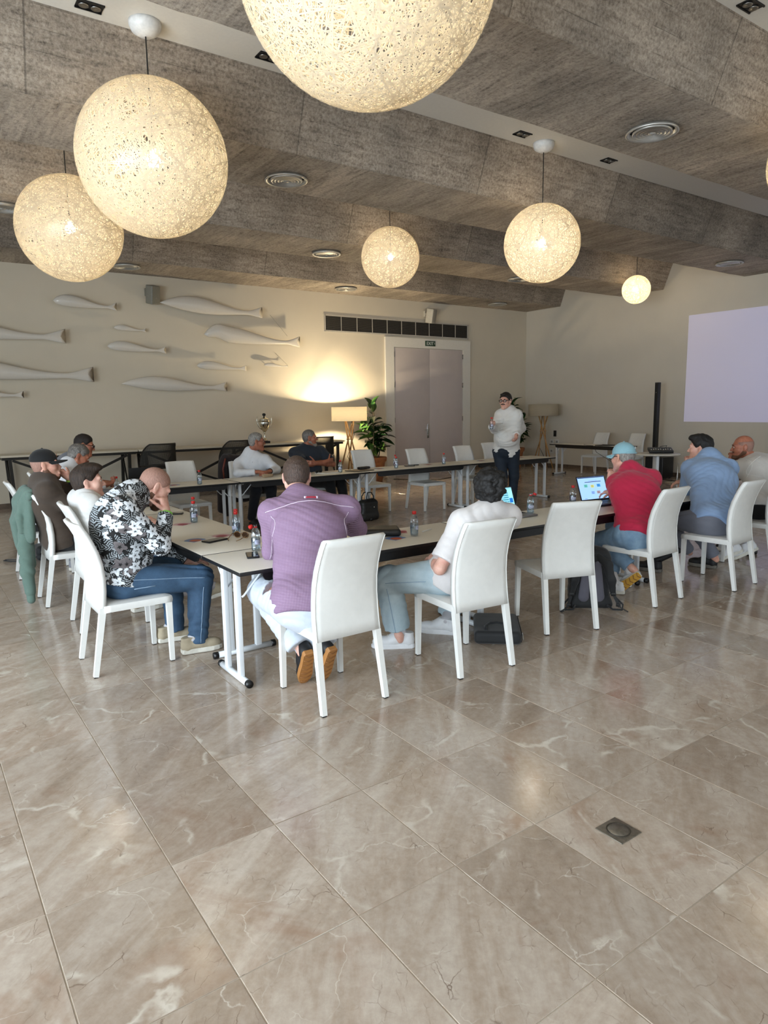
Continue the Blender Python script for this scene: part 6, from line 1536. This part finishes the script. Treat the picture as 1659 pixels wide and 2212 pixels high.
def laptop(x, y, rz, lb, w, d, h, tilt, m_base, m_lid, scr):
    e = empty('laptop', (x, y, ZT), rz, lb, 'laptop')
    m = MB(); m.box((0, -d/2, .009), (w, d, .014), bev=.003); b = m.build('base', m_base, e)
    m = MB()
    for j in range(5):
        for i in range(13): m.box((-w/2 + .03 + i*(w-.06)/12, -.035 - j*.019, .0168), ((w-.06)/12*.84, .0155, .0018))
    m.build('keyboard', BLACKP, b, kind='stuff'); m = MB(); m.box((0, -d + .045, .0162), (w*.32, .065, .0008)); m.build('trackpad', m_base, b)
    l = link('lid', None, e, (0, 0, .014), (-tilt, 0, 0)); l.empty_display_size = .05
    m = MB(); m.box((0, .003, h/2), (w, .006, h), bev=.002); m.build('shell', m_lid, l)
    m = MB(); m.box((0, -.0004, h/2 + .004), (w - .006, .0012, h - .012)); m.build('bezel', BLACKP, l)
    m = MB(); m.box((0, -.0012, h/2 + .005), (w - .02, .0008, h - .026)); o = m.build('screen', scr, l)
    for v in o.data.vertices: v.co.z -= .012
    o.location = (0, 0, .012)
    for s in (-1, 1): m = MB(); m.cyl((s*w*.35 - .02, .002, .014), (s*w*.35 + .02, .002, .014), .005, seg=8); m.build('hinge', BLACKP, e)
ALU = mat('aluminium_grey', '#8b8c8e', .35, metal=.7); DKB = mat('laptop_midnight', '#1b2030', .35, metal=.4)
laptop(4.19, 4.17, .02, 'grey laptop with a turquoise screen in front of the white T-shirt man', .33, .235, .225, .33, ALU, ALU, screen_mat('screen_turquoise', '#9adbe6', 0))
laptop(5.40, 4.15, -.12, 'dark laptop with coloured notes on a pale blue screen before the man in red', .365, .25, .245, .36, DKB, DKB, screen_mat('screen_blue', '#9cc4ff', 1))
laptop(2.35, 8.40, PI + .12, 'black laptop seen from behind at the left end of the far row', .36, .25, .25, .15, BLACKP, BLACKP, SCRN)
laptop(13.05, 9.75, -PI/2, 'dark closed-looking laptop on the wall table', .34, .24, .03, 1.3, BLACKP, BLACKP, SCRN)
m = MB(); m.tube([(12.9, 10.3, .7445), (12.77, 10.1, .7445), (12.72, 9.9, .744), (12.72, 9.8, .6), (12.66, 9.2, .35), (12.6, 9.0, .4)], .005, 6); tag(m.build('cable', BLACKP), 'black cable hanging from the wall table', 'cable')

# ---------------------------------------------------------------- bags and clothes about the chairs
NYLON = cloth('nylon_black', '#141517', .1, 900, .7); NYLONG = cloth('mesh_grey', '#5b5963', .1, 900, .9, .5); NYLONN = cloth('nylon_navy', '#1c1f2b', .1, 900, .7)
# backpack
e = empty('backpack', (4.56, 3.53, 0), -.67, 'black backpack with grey mesh back panels on the floor beside the empty front chair', 'backpack')
b = SDF(); b.box((0, .06, .24), (.165, .085, .225), None, .06); b.ell((0, .05, .45), (.13, .08, .06), None, .06); b.cone((-.14, .0, .03), (.14, 0, .03), .04, None, .04); b.disp = folds(.004, 15, .7); b.build('body', NYLON, e, .009)
for s in (-1, 1):
    b = SDF(); b.cone((s*.062, -.035, .10), (s*.045, -.035, .37), .046, .030, .02, fl=.4, ax=(0, 1, 0)); b.build('back_pad', NYLONG, e, .007, label='grey mesh back pad')
    b = SDF(); b.chain([(s*.05, -.03, .43), (s*.115, -.075, .38), (s*.145, -.085, .25), (s*.165, -.07, .14)], [.032, .036, .034, .024], .02, fl=.42, ax=(s*.4, 1, .1)); b.build('shoulder_strap', NYLON, e, .007)
    m = MB(); m.beam((s*.165, -.07, .14), (s*.21, -.12, .035), .024, .004, (0, 1, .3)); m.beam((s*.21, -.12, .035), (s*.27, -.15, .004), .02, .004, (0, 0, 1)); m.tube([(s*.19, -.08, .10), (s*.24, -.10, .05), (s*.23, -.12, .012), (s*.16, -.10, .010), (s*.13, -.05, .03)], .008, 6); m.build('webbing', NYLON, e)
    m = MB(); m.box((s*.168, -.078, .13), (.04, .012, .03), bev=.003); m.box((s*.20, -.112, .05), (.034, .012, .026), bev=.003); m.build('buckle', BLACKP, e)
m = MB(); m.tube([(-.03, .0, .485), (-.02, -.02, .515), (.02, -.02, .515), (.03, 0, .485)], .009, 7); m.build('handle', NYLON, e); m = MB(); m.tube([(0, -.045, .10), (0, -.04, .40)], .012, 6); m.build('centre_channel', NYLON, e)
# flat laptop briefcase
e = empty('briefcase', (3.455, 3.50, 0), .84, 'black laptop briefcase lying flat on the floor between two front chairs', 'briefcase')
b = SDF(); b.box((0, 0, .05), (.235, .165, .048), None, .03, .02); b.disp = folds(.0015, 17, .5); b.build('body', NYLON, e, .008)
m = MB(); m.box((0, -.166, .045), (.40, .004, .06), bev=.001); m.build('side_panel', NYLONN, e); m = MB(); m.tube([(-.23, -.168, .075), (.2, -.168, .078)], .003, 5); m.build('zip', NYLON, e)
m = MB(); m.beam((-.19, -.172, .075), (-.195, -.178, .03), .008, .004); m.lathe([(.006, 0), (.006, .004), (0, .005)], (-.19, -.172, .078), 8); m.build('zip_pull', CHROME, e)
m = MB(); m.tube([(-.20, .08, .096), (-.12, .085, .103), (-.05, .05, .103), (-.03, 0, .103), (-.05, -.05, .103), (-.12, -.085, .103), (-.20, -.08, .096)], .010, 7); m.build('handle', NYLON, e)
# handbag at the far row
e = empty('handbag', (5.62, 8.42, 0), .25, 'black leather handbag with two loops standing under the far row', 'handbag')
b = SDF(); b.cone((-.13, 0, .06), (.13, 0, .06), .085, None, .05); b.box((0, 0, .15), (.17, .075, .14), None, .04, .03); b.cone((-.11, 0, .28), (.11, 0, .28), .04, None, .05); b.disp = folds(.005, 19, .7); b.build('body', LEATHK, e, .010)
for y in (-.05, .05): m = MB(); m.tube([(-.08, y, .27), (-.075, y, .36), (-.04, y*.7, .42), (.04, y*.7, .42), (.075, y, .36), (.08, y, .27)], .009, 7); m.build('handle', LEATHK, e)
m = MB(); m.lathe([(.012, 0), (.012, .006), (0, .008)], (.05, -.082, .2), 12, Matrix.Rotation(PI/2, 3, 'X')); m.build('buckle', CHROME, e)
# black strapped bag on the floor at the far left
e = empty('strapped_bag', (1.2, 8.5, 0), 0, 'black bag with a long strap on the floor behind the hoodie', 'bag'); b = SDF(); b.box((.08, .05, .09), (.14, .12, .085), None, .04, .02); b.disp = folds(.004, 23, .8); b.build('body', NYLON, e, .011)
m = MB(); P_ = [(-.06, .02, .05), (-.15, .03, .012), (-.3, .14, .008), (-.36, .2, .012), (-.34, .16, .03), (-.2, .06, .03), (-.05, -.02, .06)]
for i in range(6): m.beam(P_[i], P_[i+1], .035, .006, (0, 0, 1))
m.build('strap', NYLON, e)
# sage hoodie over the chair back
HOOD = cloth('hoodie_sage', '#5d7369', .08, 300, .9)
e = empty('hoodie', (.86, 6.6, .97), 0, 'sage green hoodie hanging over the chair of the man in the black cap', 'hoodie')
b = SDF(); X = .845
b.cone((.865, 6.44, .985), (.845, 6.78, .985), .035, .038, .03); b.cone((.845, 6.60, .95), (.825, 6.76, .60), .085, .085, .05, fl=.55, ax=(1, 0, 0)); b.cone((.85, 6.48, .95), (.845, 6.52, .62), .055, .060, .05, fl=.6, ax=(1, 0, 0)); b.cone((.82, 6.72, .90), (.80, 6.80, .66), .06, .06, .04); b.cone((.82, 6.62, .66), (.83, 6.60, .36), .062, .055, .04, fl=.8, ax=(1, 0, 0)); b.cone((.80, 6.80, .70), (.83, 6.86, .40), .05, .04, .03)
b.ell((.81, 6.62, .90), (.06, .13, .07), None, .05)
for i, (ya, yb, za, zb, r) in enumerate(((6.48, 6.56, .97, .60, .026), (6.56, 6.68, .99, .44, .028), (6.64, 6.74, .98, .52, .026), (6.72, 6.84, .97, .48, .028), (6.60, 6.52, .90, .66, .022))): b.cone((.835, ya, za), (.775 - .01*(i % 2), yb, (za+zb)/2), r, r*1.1, .014); b.cone((.775 - .01*(i % 2), yb, (za+zb)/2), (.785, yb + .02, zb), r*1.1, r*.8, .014)
b.disp = folds(.012, 27, .55, (.2, 1, .25)); b2 = b.build('body', HOOD, e, .009)
b = SDF(); b.chain([(.825, 6.60, .70), (.80, 6.56, .50), (.795, 6.53, .30), (.80, 6.50, .13)], [.060, .056, .052, .040], .03); b.disp = folds(.006, 29, .7); b.build('sleeve', HOOD, e, .009)
b = SDF(); b.cone((.80, 6.50, .125), (.80, 6.49, .06), .036, .034, .01); b.build('cuff', HOOD, e, .008)
b = SDF(); b.chain([(.83, 6.78, .66), (.82, 6.82, .48), (.83, 6.84, .33)], [.055, .05, .042], .03); b.disp = folds(.006, 30, .7); b.build('sleeve', HOOD, e, .009)
m = MB(); m.box((.745, 6.54, .46), (.004, .012, .03)); m.build('tag', PAPER, e); finish(e)
# dark jacket on the old man's chair
JKT = cloth('jacket_dark', '#1c1315', .1, 300, .85)
e = empty('jacket', (4.1, 9.62, .96), 0, 'dark maroon-black jacket hung over the chair of the old man', 'jacket')
b = SDF(); b.cone((3.92, 9.62, .95), (4.32, 9.62, .95), .05, None, .04); b.cone((3.95, 9.66, .92), (3.98, 9.68, .40), .10, .12, .06, fl=.5, ax=(0, 1, 0)); b.cone((4.25, 9.66, .92), (4.22, 9.68, .40), .10, .12, .06, fl=.5, ax=(0, 1, 0)); b.cone((3.98, 9.68, .4), (4.22, 9.68, .4), .11, None, .05, fl=.5, ax=(0, 1, 0)); b.cone((3.86, 9.62, .88), (3.82, 9.66, .20), .06, .055, .05); b.cone((3.90, 9.66, .5), (3.92, 9.68, .14), .08, .06, .05)
b.disp = folds(.010, 31, .5, (1, .2, .2)); b.build('body', JKT, e, .012); m = MB(); m.tube([(3.88, 9.55, .96), (3.84, 9.56, .80), (3.86, 9.58, .62)], .014, 6); m.build('lining_edge', mat('lining_rust', '#6d3324', .6), e); finish(e)
